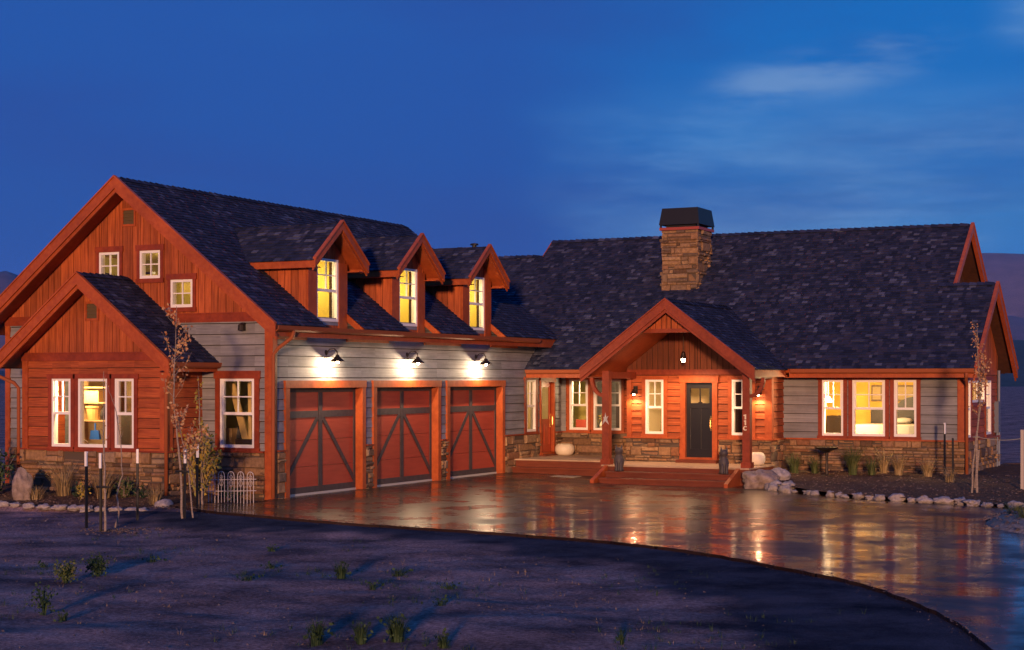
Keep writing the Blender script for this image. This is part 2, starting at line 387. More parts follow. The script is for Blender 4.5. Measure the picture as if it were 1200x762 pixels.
def window(parent, F, a0, a1, z0, z1, style='hung', trim=.11, trim_mat=None, sill=True, name='window', head=None, pane=True):
    mb = MB(); fw = .055; B = lambda *k: F.box(mb, *k)
    dF, dB = .035, -.10
    B(a0, a0+fw, dB, dF, z0, z1); B(a1-fw, a1, dB, dF, z0, z1); B(a0+fw, a1-fw, dB, dF-.003, z0, z0+fw+.01); B(a0+fw, a1-fw, dB, dF-.003, z1-fw, z1)
    zi0, zi1 = z0+fw+.01, z1-fw; ai0, ai1 = a0+fw, a1-fw; am = (ai0+ai1)/2
    m = .012
    if style == 'hung':
        zm = zi0+(zi1-zi0)*.49
        B(ai0, ai1, -.05, .018, zm-.03, zm+.03)
        for s0, s1, dd in ((ai0, ai0+.028, .012), (ai1-.028, ai1, .012)): B(s0, s1, -.05, dd, zm+.03, zi1)
        B(am-m, am+m, -.03, .008, zm+.03, zi1); zq = (zm+.03+zi1)/2
        B(ai0+.028, am-m, -.03, .006, zq-m, zq+m); B(am+m, ai1-.028, -.03, .006, zq-m, zq+m)
    elif style == 'four':
        zq = (zi0+zi1)/2
        B(am-m, am+m, -.03, .008, zi0, zi1); B(ai0, am-m, -.03, .006, zq-m, zq+m); B(am+m, ai1, -.03, .006, zq-m, zq+m)
    elif style == 'two':
        B(am-m*1.6, am+m*1.6, -.03, .008, zi0, zi1)
    w = mb.build(name, WHITE, parent)
    if pane:
        g = MB(); P = F.p; g.face([P(ai0, -.04, zi0), P(ai1, -.04, zi0), P(ai1, -.04, zi1), P(ai0, -.04, zi1)]); g.build('pane', GLASS, w)
    if trim:
        t = MB(); T = lambda *k: F.box(t, *k); hd = head if head is not None else .10; tt = .045
        T(a0-trim, a0-.002, -.01, tt, z0-.002, z1+.002); T(a1+.002, a1+trim, -.01, tt, z0-.002, z1+.002)
        T(a0-trim-.03, a1+trim+.03, -.01, tt+.012, z1+.002, z1+hd)
        T(a0-trim-.02, a1+trim+.02, -.01, tt+.02, z0-.10, z0-.002)
        t.build('window_trim', trim_mat or TRIM_RED, w)
    return w
def room(parent, x0, x1, y0, y1, z0, z1, mat, open_side, watts, lp=None, floor=None, col=(1, .70, .34), r=.10):
    mb = MB(); V = Vector
    c = [(x0, y0), (x1, y0), (x1, y1), (x0, y1)]
    for k, nm in enumerate(('y0', 'x1', 'y1', 'x0')):
        if nm in open_side: continue
        a, b = c[k], c[(k+1) % 4]
        mb.face([(*a, z0), (*a, z1), (*b, z1), (*b, z0)])
    mb.face([(x0, y0, z1), (x0, y1, z1), (x1, y1, z1), (x1, y0, z1)])
    mb.mi = 1; mb.face([(x0, y0, z0), (x1, y0, z0), (x1, y1, z0), (x0, y1, z0)])
    o = mb.build('room_interior', [mat, floor or WOODIN], parent)
    lp = lp or ((x0+x1)/2, (y0+y1)/2, z1-.35)
    s = MB(); s.lathe([(.02, .30), (.02, .16), (.06, .14), (.10, .03), (.095, .03), (.05, .13), (.02, .14)], (lp[0], lp[1], lp[2]), 12)
    s.build('room_lamp', DARKBROWN, o)
    lamp('room_light', lp, watts, col, r, parent)
    return o

# ------------------------------------------------------------------ terrain
def drive_line():
    return [(-1.0, -2.2), (.52, -3.02), (2.2, -3.28), (3.96, -3.48), (5.8, -3.65), (7.67, -3.95), (9.0, -4.2), (10.29, -4.62), (11.7, -5.4), (12.99, -6.41), (14.52, -7.75), (15.84, -9.6), (16.95, -11.9), (17.7, -14.5), (18.3, -19), (18.6, -26), (18.7, -36)]
def seg_dist(p, a, b):
    ax, ay = a; bx, by = b; dx, dy = bx-ax, by-ay
    t = max(0, min(1, ((p[0]-ax)*dx+(p[1]-ay)*dy)/(dx*dx+dy*dy))); return math.hypot(p[0]-ax-t*dx, p[1]-ay-t*dy)
DL = drive_line()
ISL = (17.6, 2.3, 3.3, 3.0)
DRIVE_R = [(34, -36), (34, 4.6), (20, 4.9), (16, 5.0)]
EDGE_R = [(14.9, 5.15), (13.9, 5.5), (13.2, 5.85), (12.4, 6.1), (11.4, 6.35), (10.4, 6.75), (9.5, 7.3), (8.8, 8.0), (8.1, 8.8), (7.6, 9.7)]
DRIVE_POLY = DL + DRIVE_R + EDGE_R + [(7.5, 9.8), (3.6, 9.8), (3.6, 11.6), (0.0, 11.6), (0, 0), (.02, -.3), (.28, -.5), (.30, -1.25), (-1.02, -1.7)]
def drive_z(x, y):
    t = max(0, min(1, x/5)); return -.075*t*t*(3-2*t)
GRAVEL_MAT = None
def build_ground():
    m, nt, b = new_mat('dry_dirt'); N = nt.nodes.new; L = nt.links.new
    tc = N('ShaderNodeTexCoord')
    def nz(s, d=6, r=.6):
        t = N('ShaderNodeTexNoise'); t.inputs['Scale'].default_value = s; t.inputs['Detail'].default_value = d; t.inputs['Roughness'].default_value = r
        L(tc.outputs['Object'], t.inputs['Vector']); return t.outputs['Fac']
    fine = nz(20, 9, .75); mid = nz(.8, 8, .65); grit = nz(75, 3, .7)
    dirt = ramp(nt, [(.33, (.14, .096, .092)), (.5, (.33, .235, .22)), (.68, (.56, .42, .40))]); L(fine, dirt.inputs[0])
    gra = ramp(nt, [(.3, (.035, .04, .055)), (.6, (.085, .092, .115)), (.85, (.23, .235, .26))]); L(grit, gra.inputs[0])
    at = N('ShaderNodeAttribute'); at.attribute_name = 'gravel'
    mix = N('ShaderNodeMix'); mix.data_type = 'RGBA'; L(at.outputs['Fac'], mix.inputs['Factor']); L(dirt.outputs[0], mix.inputs[6]); L(gra.outputs[0], mix.inputs[7])
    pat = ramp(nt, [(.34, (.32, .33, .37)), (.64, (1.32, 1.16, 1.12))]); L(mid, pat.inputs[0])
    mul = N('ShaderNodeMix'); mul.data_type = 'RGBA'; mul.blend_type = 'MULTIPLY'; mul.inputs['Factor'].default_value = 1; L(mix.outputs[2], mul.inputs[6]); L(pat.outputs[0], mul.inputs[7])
    L(mul.outputs[2], b.inputs['Base Color']); b.inputs['Roughness'].default_value = .95; b.inputs['Specular IOR Level'].default_value = 0
    bp = N('ShaderNodeBump'); bp.inputs['Strength'].default_value = .9; bp.inputs['Distance'].default_value = .03; ad = N('ShaderNodeMath'); ad.operation = 'ADD'
    L(fine, ad.inputs[0]); L(grit, ad.inputs[1]); L(ad.outputs[0], bp.inputs['Height']); L(bp.outputs[0], b.inputs['Normal'])
    xs = [-6000, -2500, -900, -350, -140, -70, -45] + [-28+i*.6 for i in range(40)] + [-4+i*.13 for i in range(182)] + [19.7+i*.6 for i in range(30)] + [40, 60, 110, 300, 900, 2500, 6000]
    ys = [-6000, -2000, -600, -200, -80, -50] + [-32+i*.6 for i in range(23)] + [-18.2+i*.13 for i in range(124)] + [-2.0+i*.5 for i in range(13)] + [4.5+i*1.0 for i in range(24)] + [32, 45, 70, 120, 250, 600, 1500, 3500, 7000]
    vs = []; mask = []
    for y in ys:
        for x in xs:
            near = -30 < x < 38 and -34 < y < 40
            z = -.16; d = 99
            if near:
                d = min(seg_dist((x, y), DL[i], DL[i+1]) for i in range(len(DL)-1))
                z = -.17 + .055*mnoise.noise((x*.35, y*.35, 0)) + .022*mnoise.noise((x*1.1, y*1.1, 3)) + .010*mnoise.noise((x*2.9, y*2.9, 7)) + (.009*mnoise.noise((x*6.5, y*6.5, 2)) + .008*abs(mnoise.noise((x*11, y*11, 5))) if -5 < x < 20 and -19 < y < 0 else 0)
                if x < -.5 and y > -3.2: z += .06
            if near and d < 2.2: t = max(0, min(1, (d-.35)/1.7)); dz_ = drive_z(x, y)-.05; z = dz_+(z-dz_)*t
            vs.append((x, y, z))
            n = mnoise.noise((x*.5, y*.5, 11))*.9 + mnoise.noise((x*1.9, y*1.9, 5))*.5
            wd = 1.8 + .11*max(0, x-6)
            g = max(0, min(1, (wd + n - d)/.7))
            if y > -3 and x < 0: g *= .0
            mask.append(g)
    nx = len(xs); fs = [(j*nx+i, j*nx+i+1, (j+1)*nx+i+1, (j+1)*nx+i) for j in range(len(ys)-1) for i in range(nx-1)]
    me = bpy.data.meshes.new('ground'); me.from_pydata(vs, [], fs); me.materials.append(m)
    a = me.attributes.new('gravel', 'FLOAT', 'POINT'); a.data.foreach_set('value', mask)
    me.polygons.foreach_set('use_smooth', [True]*len(fs))
    o = bpy.data.objects.new('ground', me); COL.objects.link(o); tag(o, kind='structure')
build_ground()
def build_drive():
    from mathutils.geometry import tessellate_polygon, delaunay_2d_cdt
    m, nt, b = new_mat('wet_stamped_concrete'); N = nt.nodes.new; L = nt.links.new
    tc = N('ShaderNodeTexCoord')
    def nz(s, d=5, r=.55, sc=(1, 1, 1)):
        mp = N('ShaderNodeMapping'); mp.inputs['Scale'].default_value = sc; mp.inputs['Rotation'].default_value = (0, 0, R(-26)); L(tc.outputs['Object'], mp.inputs[0])
        t = N('ShaderNodeTexNoise'); t.inputs['Scale'].default_value = s; t.inputs['Detail'].default_value = d; t.inputs['Roughness'].default_value = r
        L(mp.outputs[0], t.inputs['Vector']); return t.outputs['Fac']
    tone = nz(.55, 6); wet = nz(.8, 7, .65); fine = nz(14, 4); swell = nz(2.0, 5, .6)
    c = ramp(nt, [(.3, (.014, .008, .007)), (.7, (.042, .024, .019))]); L(tone, c.inputs[0]); L(c.outputs[0], b.inputs['Base Color'])
    ro = N('ShaderNodeMapRange'); L(wet, ro.inputs['Value']); ro.inputs['From Min'].default_value = .35; ro.inputs['From Max'].default_value = .68; ro.inputs['To Min'].default_value = .16; ro.inputs['To Max'].default_value = .45
    L(ro.outputs[0], b.inputs['Roughness']); b.inputs['Specular IOR Level'].default_value = .15
    cw = N('ShaderNodeMapRange'); L(wet, cw.inputs['Value']); cw.inputs['From Min'].default_value = .43; cw.inputs['From Max'].default_value = .60; cw.inputs['To Min'].default_value = .50; cw.inputs['To Max'].default_value = .06; L(cw.outputs[0], b.inputs['Coat Weight']); b.inputs['Coat Roughness'].default_value = .04; b.inputs['Coat IOR'].default_value = 1.33
    b1 = N('ShaderNodeBump'); b1.inputs['Strength'].default_value = .42; b1.inputs['Distance'].default_value = .015; L(swell, b1.inputs['Height'])
    b2 = N('ShaderNodeBump'); b2.inputs['Strength'].default_value = .12; b2.inputs['Distance'].default_value = .004; L(fine, b2.inputs['Height']); L(b1.outputs[0], b2.inputs['Normal'])
    br = N('ShaderNodeTexBrick'); br.offset = .5; br.inputs['Scale'].default_value = 1; br.inputs['Brick Width'].default_value = 3.2; br.inputs['Row Height'].default_value = 2.4; br.inputs['Mortar Size'].default_value = .018; br.inputs['Mortar Smooth'].default_value = .3
    L(tc.outputs['Object'], br.inputs['Vector'])
    jm = N('ShaderNodeMix'); jm.data_type = 'RGBA'; L(br.outputs['Fac'], jm.inputs['Factor']); L(c.outputs[0], jm.inputs[6]); jm.inputs[7].default_value = (.010, .008, .008, 1); L(jm.outputs[2], b.inputs['Base Color'])
    b3 = N('ShaderNodeBump'); b3.inputs['Strength'].default_value = .6; b3.inputs['Distance'].default_value = .012; b3.invert = True; L(br.outputs['Fac'], b3.inputs['Height']); L(b2.outputs[0], b3.inputs['Normal']); b2 = b3
    L(b2.outputs[0], b.inputs['Normal']); L(b2.outputs[0], b.inputs['Coat Normal'])
    poly = DRIVE_POLY
    # densify the curved edge
    def smooth(pts):
        out = []
        for i in range(len(pts)-1):
            p0 = pts[max(i-1, 0)]; p1 = pts[i]; p2 = pts[i+1]; p3 = pts[min(i+2, len(pts)-1)]
            for k in range(9):
                t = k/9
                out.append(tuple(.5*((2*p1[j])+(-p0[j]+p2[j])*t+(2*p0[j]-5*p1[j]+4*p2[j]-p3[j])*t*t+(-p0[j]+3*p1[j]-3*p2[j]+p3[j])*t**3) for j in (0, 1)))
        return out+[pts[-1]]
    edge = smooth(DL); edge = [(x+.05*mnoise.noise((x*1.7, y*1.7, 8))+.035*mnoise.noise((x*6, y*6, 3)), y+.06*mnoise.noise((x*1.9, y*1.9, 4))+.04*mnoise.noise((x*6, y*6, 6))) for x, y in edge]
    poly = edge+DRIVE_R+smooth(EDGE_R)+[(7.5, 9.8), (3.6, 9.8), (3.6, 11.6), (0.0, 11.6), (0, 0), (.02, -.3), (.28, -.5), (.30, -1.25), (-1.02, -1.7)]
    isl = []
    for k in range(40):
        t = 2*math.pi*k/40; rr = 1+.05*math.sin(3*t+1); isl.append((ISL[0]+ISL[2]*rr*math.cos(t), ISL[1]+ISL[3]*rr*math.sin(t)))
    vs = [Vector(p) for p in poly]+[Vector(p) for p in isl]
    n1, n2 = len(poly), len(isl)
    # interior grid points keep the triangles even
    inner = []
    def inside(p, pg):
        r = False; j = len(pg)-1
        for i in range(len(pg)):
            if (pg[i][1] > p[1]) != (pg[j][1] > p[1]) and p[0] < (pg[j][0]-pg[i][0])*(p[1]-pg[i][1])/(pg[j][1]-pg[i][1])+pg[i][0]: r = not r
            j = i
        return r
    for i in range(0, 34):
        for j in range(-35, 12):
            p = (i+.37, j+.21)
            if inside(p, poly) and not inside(p, isl): inner.append(Vector(p))
    edges = [(i, (i+1) % n1) for i in range(n1)]+[(n1+i, n1+(i+1) % n2) for i in range(n2)]
    ov, oe, of = delaunay_2d_cdt(vs+inner, edges, [], 0, 1e-4)[:3]
    mb = MB()
    for f in of:
        c_ = sum((ov[i] for i in f), Vector((0, 0)))/len(f)
        if inside(c_, poly) and not inside(c_, isl):
            pts = [(*ov[i], drive_z(*ov[i])) for i in f]
            a, bb, cc = Vector(pts[0]), Vector(pts[1]), Vector(pts[2])
            if (bb-a).cross(cc-a).z < 0: pts.reverse()
            mb.face(pts)
    for pg, rev in ((poly, 0), (isl, 1)):
        for i in range(len(pg)):
            p, q = pg[i], pg[(i+1) % len(pg)]
            quad = [(*p, drive_z(*p)), (*p, -.35), (*q, -.35), (*q, drive_z(*q))]
            mb.face(quad if not rev else quad[::-1])
    o = mb.build('driveway', m); tag(o, kind='structure')
    # dirt island inside the turning loop
    mi = grainy('island_gravel', (.14, .11, .09), (.46, .37, .30), (1, 1, 1), 16, 8, rough=.95, bump=1, bdist=.04, spec=.1)
    k = MB(); ctr = ISL[:2]
    rings = [1.0, .92, .75, .5, .25, .02]
    for a_, b_ in zip(rings, rings[1:]):
        for i in range(n2):
            p, q = isl[i], isl[(i+1) % n2]
            f = lambda pt, s_: (ctr[0]+(pt[0]-ctr[0])*s_, ctr[1]+(pt[1]-ctr[1])*s_, -.10+.30*(1-s_**2)**.5*(1+.25*mnoise.noise((pt[0]*s_*.9, pt[1]*s_*.9, 1))) if s_ < 1 else -.10)
            k.face([f(p, a_), f(q, a_), f(q, b_), f(p, b_)])
    tag(k.build('dirt_island', mi, smooth=True), kind='structure')
build_drive()
def bed(name, pts, zf, mat):
    """planting bed: grid of mulch inside a polygon"""
    from mathutils.geometry import delaunay_2d_cdt
    def inside(p):
        r = False; j = len(pts)-1
        for i in range(len(pts)):
            if (pts[i][1] > p[1]) != (pts[j][1] > p[1]) and p[0] < (pts[j][0]-pts[i][0])*(p[1]-pts[i][1])/(pts[j][1]-pts[i][1])+pts[i][0]: r = not r
            j = i
        return r
    x0, x1 = min(p[0] for p in pts), max(p[0] for p in pts); y0, y1 = min(p[1] for p in pts), max(p[1] for p in pts)
    inner = []; st = .14
    for i in range(int((x1-x0)/st)):
        for j in range(int((y1-y0)/st)):
            p = (x0+(i+.5)*st, y0+(j+.5)*st)
            if inside(p): inner.append(Vector(p))
    ov, oe, of = delaunay_2d_cdt([Vector(p) for p in pts]+inner, [(i, (i+1) % len(pts)) for i in range(len(pts))], [], 0, 1e-4)[:3]
    mb = MB()
    for f in of:
        c_ = sum((ov[i] for i in f), Vector((0, 0)))/len(f)
        if inside(c_):
            q = [(v.x, v.y, zf(v.x, v.y)+.035*mnoise.noise((v.x*1.5, v.y*1.5, 0))+.03*mnoise.noise((v.x*5, v.y*5, 2))) for v in (ov[i] for i in f)]
            if (Vector(q[1])-Vector(q[0])).cross(Vector(q[2])-Vector(q[0])).z < 0: q.reverse()
            mb.face(q)
    tag(mb.build(name, mat, smooth=True), kind='structure')
MULCH = grainy('bark_mulch', (.045, .026, .018), (.16, .095, .06), (1, 1, 1), 26, 8, rough=.95, bump=1, bdist=.03, spec=.1)
def bed_z_r(x, y):
    t = max(0, min(1, (y-6.0)/6.9)); return -.02+.20*t
bed('planting_bed', [(7.55, 9.75), (8.1, 9.0), (8.9, 8.1), (9.6, 7.5), (10.5, 6.95), (11.4, 6.55), (12.4, 6.3), (13.3, 6.05), (14.0, 5.7), (15.0, 5.4), (20, 5.3), (24, 6), (24, 18), (12.0, 18.5), (12.0, 12.95), (7.35, 12.95)], bed_z_r, MULCH)
def bed_z_l(x, y):
    k = max(0, min(1, (-.9-x)/.8)); return (-.12+.24*max(0, min(1, (y+3)/1.8)))*k + (-.035)*(1-k)
bed('planting_bed', [(-9.5, -2.9), (-7, -3.05), (-4.7, -2.95), (-3.4, -2.9), (-1.9, -3.0), (-1.2, -2.65), (-1.04, -1.72), (.29, -1.27), (.27, -.51), (.01, -.31), (-.05, .0), (-1.85, .0), (-1.85, -1.2), (-5.85, -1.2), (-5.85, 0), (-9.5, 0)], bed_z_l, MULCH)

# ------------------------------------------------------------------ the house
H = empty('house', 'long red cedar house with grey siding, stone base, dormers and lit windows', 'house')
KA = 3.29/4.25
def rake(parent, a, b, off, name='rake_board', h=.195, w=.045, drop=.085, inner=True, mat=None):
    """barge board along a roof edge from ridge a to eave b, pushed out by off"""
    a = Vector(a); b = Vector(b); o = Vector(off); d = (b-a).normalized()
    n = d.cross(o.normalized()); n = n if n.z > 0 else -n
    hor = Vector((d.x, d.y, 0)); cs = hor.length; o = o.normalized(); e = b + d*.03
    def board(o0, o1, v0, v1):   # plumb-cut board between outward offsets o0..o1 and depths v0 (top)..v1 below the roof line
        Z = Vector((0, 0, 1)); t0, t1 = -v0/cs, -v1/cs
        mb.hexa([a+o*o0+Z*t1, a+o*o1+Z*t1, e+o*o1+Z*t1, e+o*o0+Z*t1, a+o*o0+Z*t0, a+o*o1+Z*t0, e+o*o1+Z*t0, e+o*o0+Z*t0])
    mb = MB(); board(0, w, drop-h/2, drop+h/2)
    if inner:
        board(-.04, -.001, drop+h*.3, drop+h*.85); board(-.02, w+.025, drop-h/2-.032, drop-h/2-.002)
    return mb.build(name, mat or TRIM, parent)
def gutter(parent, a, b, off, zc, name='gutter'):
    a = Vector(a); b = Vector(b); o = Vector(off).normalized(); mb = MB()
    prof = [(-.0, .06), (0, -.05), (.06, -.065), (.105, -.03), (.125, .055), (.115, .055), (.09, -.02), (.055, -.05), (.012, -.04), (.012, .06)]
    for (d0, z0), (d1, z1) in zip(prof, prof[1:]+prof[:1]):
        mb.face([a+o*d0+Vector((0, 0, z0)), a+o*d1+Vector((0, 0, z1)), b+o*d1+Vector((0, 0, z1)), b+o*d0+Vector((0, 0, z0))])
    mb.face([a+o*d+Vector((0, 0, z)) for d, z in prof]); mb.face([b+o*d+Vector((0, 0, z)) for d, z in prof[::-1]])
    return mb.build(name, COPPER, parent)
def downspout(parent, pts, r=.042):
    mb = MB(); mb.tube(pts, r, 8); return mb.build('downspout', COPPER, parent, smooth=True)

def boxes(name, mat, parent, F, *items):
    """each box its own part"""
    for it in items:
        m_ = MB(); F.box(m_, *it) if F else m_.box(*it); m_.build(name, mat, parent)
def wpart(name, mat, *a, **k):
    m_ = MB(); wall(m_, *a, **k); return m_.build(name, [mat, GAP], H)
# --- garage wing walls
DOORS = [(.56, 3.56), (4.18, 7.18), (7.78, 10.78)]; DH = 2.38
DORM = (2.1, 5.7, 9.3)
Fg, Fs = front(0), side(0)
mb = MB()
wpart('siding', GREY, Fg, -7.5, -.0, -.15, 3.86, [(-1.34, -.44, 1.08, 2.57), (-5.7, -2.0, .1, 2.88)], 'lap', .235)
wpart('siding', GREY, Fs, 0, 14.7, -.15, 3.95, [(a, b, -.2, DH) for a, b in DOORS] + [(12.32, 12.93, 1.08, 2.54), (13.25, 14.12, .44, 2.50)], 'lap', .235)
wpart('siding', GREY, Fr((-7.5, 0, 0), (0, 1, 0), (-1, 0, 0)), 0, 12, -.15, 3.95, [], 'lap', .235)
mb.face([(-7.5, 14.7, -.15), (-7.5, 14.7, 4), (0, 14.7, 4), (0, 14.7, -.15)])
mb.build('back_wall', GREY, H)
wpart('gable_boards', CED_V, Fg, -7.5, 0, 3.86, 3.93, [(-4.70, -4.12, 4.80, 5.42), (-3.54, -2.97, 4.80, 5.42), (-2.68, -2.08, 4.14, 4.75)], 'vert', .19, .12, (-3.75, KA, 3.75))
wpart('gable_boards', CED_V, Fr((0, 12, 0), (-1, 0, 0), (0, 1, 0)), 0, 7.5, 3.86, 3.93, [], 'vert', .5, .12, (3.75, KA, 3.75))
boxes('trim_band', TRIM_RED, H, Fg, [-7.52, .03, .0, .045, 3.80, 3.98]); boxes('trim_band', TRIM_RED, H, Fg, [-7.52, .035, .0, .065, 3.98, 4.005])
boxes('corner_board', TRIM, H, Fg, [-.16, .0, 0, .05, -.15, 3.80]); boxes('corner_board', TRIM, H, Fg, [-7.5, -7.36, 0, .05, -.15, 3.80]); boxes('corner_board', TRIM, H, Fs, [-.05, .12, .0, .05, -.15, 3.62])
stones(Fg, -1.75, -.17, -.15, .98, 1, H); stones(Fg, -7.35, -5.95, -.15, .98, 2, H)
stones(Fs, .13, 10.94+.1, -.15, .98, 3, H, skip=[(.42, 3.70), (4.04, 7.32), (7.64, 10.92)])
stones(Fs, 11.05, 13.12, -.15, 1.0, 4, H); stones(Fs, 14.25, 14.68, -.15, 1.0, 5, H)
boxes('stone_ledge', TRIM_RED, H, Fg, [-1.75, -.17, 0, .10, .981, 1.02])
for a, b in ((.13, .41), (3.71, 4.03), (7.33, 7.63), (10.94, 13.1), (14.24, 14.69)): boxes('stone_ledge', TRIM_RED, H, Fs, [a, b, 0, .10, 1.001, 1.035])
# --- garage doors
for a, b in DOORS:
    d = MB(); g0, g1 = -.19, -.15
    n = 4
    for k in range(n):
        z0 = .03+k*(DH-.03)/n; Fs.box(d, a+.0, b-.0, g0, g1-.0, z0+.004, .03+(k+1)*(DH-.03)/n-.004)
    door = d.build('garage_door', GDOOR, H)
    s = MB(); s0, s1 = g1, g1+.022; w = .095; c = (a+b)/2; zc = 1.78
    Fs.box(s, a+.02, b-.02, s0, s1, .04, .17); Fs.box(s, a+.02, b-.02, s0, s1, DH-.11, DH-.01)
    Fs.box(s, a+.005, a+w, s0, s1-.003, .17, DH-.11); Fs.box(s, b-w, b-.005, s0, s1-.003, .17, DH-.11)
    Fs.box(s, c-w*.75, c+w*.75, s0, s1+.004, .17, DH-.11)
    Fs.box(s, a+w, c-w*.75, s0, s1-.006, zc-.075, zc+.075); Fs.box(s, c+w*.75, b-w, s0, s1-.006, zc-.075, zc+.075)
    for sg in (-1, 1):
        p = Fs.p(c+sg*.09, g1+.010, zc-.06); q = Fs.p(c+sg*((b-a)/2-.05), g1+.010, .22); s.beam(p, q, .02, .10, (0, 0, 1)) if False else s.beam(p, q, .10, .016, (1, 0, 0))
    s.build('door_bracing', GSTRAP, door)
    t = MB(); Fs.box(t, a-.14, a+.012, -.20, .065, -.02, DH-.013); Fs.box(t, b-.012, b+.14, -.20, .065, -.02, DH-.013); Fs.box(t, a-.16, b+.16, -.20, .075, DH-.012, DH+.15)
    t.build('door_trim', TRIM, door)
    e = MB(); Fs.box(e, a, b, -.19, -.12, -.03, .035); e.build('threshold', plain('pale_concrete_sill', (.42, .40, .38), .6), door)
mb = MB()
mb.face([(-.6, .2, .0), (-.6, 11, 0), (-.6, 11, 2.6), (-.6, .2, 2.6)]); mb.build('garage_lining', DARKBROWN, H)
# --- frieze under the eave, security light, vents

for a, b in ((.13, 1.25), (2.9, 4.75), (6.5, 8.4), (10.1, 11.7)): boxes('frieze_board', TRIM, H, Fs, [a, b, .0, .06, 3.42, 3.60])
mb = MB(); c = Fg.p(-.73, .09, 3.70); mb.lathe([(.035, .05), (.075, .03), (.085, -.09), (.05, -.10)][::-1], c, 12); Fg.box(mb, -.78, -.68, 0, .06, 3.66, 3.78); mb.build('flood_light', DARKMET, H)
def louvre(F, a0, a1, z0, z1, parent):
    f = MB(); t = .05; B = lambda *k: F.box(f, *k)
    B(a0-t, a0, 0, .05, z0-t, z1+t); B(a1, a1+t, 0, .05, z0-t, z1+t); B(a0, a1, 0, .048, z1, z1+t); B(a0, a1, 0, .048, z0-t, z0)
    v = f.build('gable_vent', TRIM, parent); s = MB(); n = 4
    F.box(s, a0, a1, .018, .022, z0, z1)
    for k in range(n):
        z = z0+(k+.5)*(z1-z0)/n; P = F.p
        s.hexa([P(a0, .045, z-.035), P(a1, .045, z-.035), P(a1, .022, z+.0), P(a0, .022, z+.0), P(a0, .045, z-.02), P(a1, .045, z-.02), P(a1, .022, z+.03), P(a0, .022, z+.03)])
    s.build('slats', plain('vent_olive', (.10, .065, .03), .7), v)
louvre(Fg, -4.0, -3.70, 6.03, 6.34, H)
# --- garage roof, cut away in front of the dormers
SL = math.hypot(4.25, 3.29); ux, uz = -4.25/SL, 3.29/SL; LOW = 2.875
ys = [-.6] + [v for c in DORM for v in (c-.78, c+.78)] + [12.1]
for k in range(0, len(ys), 2):
    y0, y1 = ys[k], ys[k+1]
    roof_slope((.5, y0, 3.71), (0, y1-y0, 0), (ux*LOW, 0, uz*LOW), 0, 20+k, H)
roof_slope((.5+ux*LOW, -.6, 3.71+uz*LOW), (0, 12.7, 0), (ux*(SL-LOW), 0, uz*(SL-LOW)), 0, 30, H)
roof_slope((.5, 12.101, 3.71), (0, 1.5, 0), (ux*1.65, 0, uz*1.65), 0, 31, H)
roof_slope((-8.0, 12.1, 3.71), (0, -12.7, 0), (-ux*SL, 0, uz*SL), 0, 32, H)
rake(H, (-3.75, -.6, 7.0), (.5, -.6, 3.71), (0, -1, 0)); rake(H, (-3.75, -.6, 7.0), (-8.0, -.6, 3.71), (0, -1, 0))
boxes('fascia', TRIM, H, None, [.44, .475, -.58, 13.5, 3.46, 3.66])
gutter(H, (.478, -.62, 3.63), (.478, 12.1, 3.63), (1, 0, 0), 0)
downspout(H, [(.56, .0, 3.58), (.52, -.02, 3.44), (.20, -.06, 3.22), (.10, -.09, 3.08), (.09, -.09, 1.2), (.09, -.09, .02)])
# --- dormers
for i, c in enumerate(DORM):
    fm = MB(); wall(fm, Fs, c-.78, c+.78, 3.62, 5.27, [(c-.455, c+.455, 3.85, 5.27)], 'vert', .165, .10, (c, .81, .78))
    for yy, nn in ((c-.78, -1), (c+.78, 1)):
        wall(fm, Fr((0, yy, 0), (-1, 0, 0), (0, nn, 0)), .0, 2.6, 3.62, 5.32, [], 'vert', .2, .06)
    D = fm.build('dormer', [CED_V, GAP], H)
    ez, az, hw, xf, xb = 5.17, 6.06, 1.09, .40, -2.85
    mbn = roof_slope((xb, c-hw, ez), (xf-xb, 0, 0), (0, hw, az-ez), 0, 40+i, D, thick=.10)
    roof_slope((xf, c+hw, ez), (xb-xf, 0, 0), (0, -hw, az-ez), 0, 50+i, D, thick=.10)
    rake(D, (xf, c, az), (xf, c-hw, ez), (1, 0, 0), h=.14, drop=.05); rake(D, (xf, c, az), (xf, c+hw, ez), (1, 0, 0), h=.14, drop=.05)
    f = MB(); f.box(-2.2, xf-.02, c-hw+.005, c-hw+.04, ez-.17, ez-.03)
    f.box(-1.6, xf-.03, c-hw+.04, c-.79, ez-.165, ez-.145)
    f.build('fascia', TRIM, D); f = MB(); f.box(-2.2, xf-.02, c+hw-.04, c+hw-.005, ez-.17, ez-.03); f.box(-1.6, xf-.03, c+.79, c+hw-.04, ez-.165, ez-.145)
    f.build('fascia', TRIM, D)
    boxes('corner_board', TRIM, D, None, (.0, .055, c-.80, c-.457, 3.62, 5.2), (.0, .055, c+.457, c+.80, 3.62, 5.2))
    window(D, Fs, c-.45, c+.45, 3.86, 5.27, 'hung', 0)
    room(D, -1.70, -.11, c-.70, c+.70, 3.6, 5.29, LOFTY, ('x1',), 62, (-.75, c-.1, 4.9), col=(1, .76, .40))
    cu = MB(); y0 = c+.38
    pts = [(-.17+.02*math.sin(k*1.3), y0+k*.05) for k in range(7)]
    for (xa, ya), (xb_, yb) in zip(pts, pts[1:]): cu.face([(xa, ya, 3.7), (xb_, yb, 3.7), (xb_, yb, 5.3), (xa, ya, 5.3)])
    cu.build('curtain', CURTAIN, D)
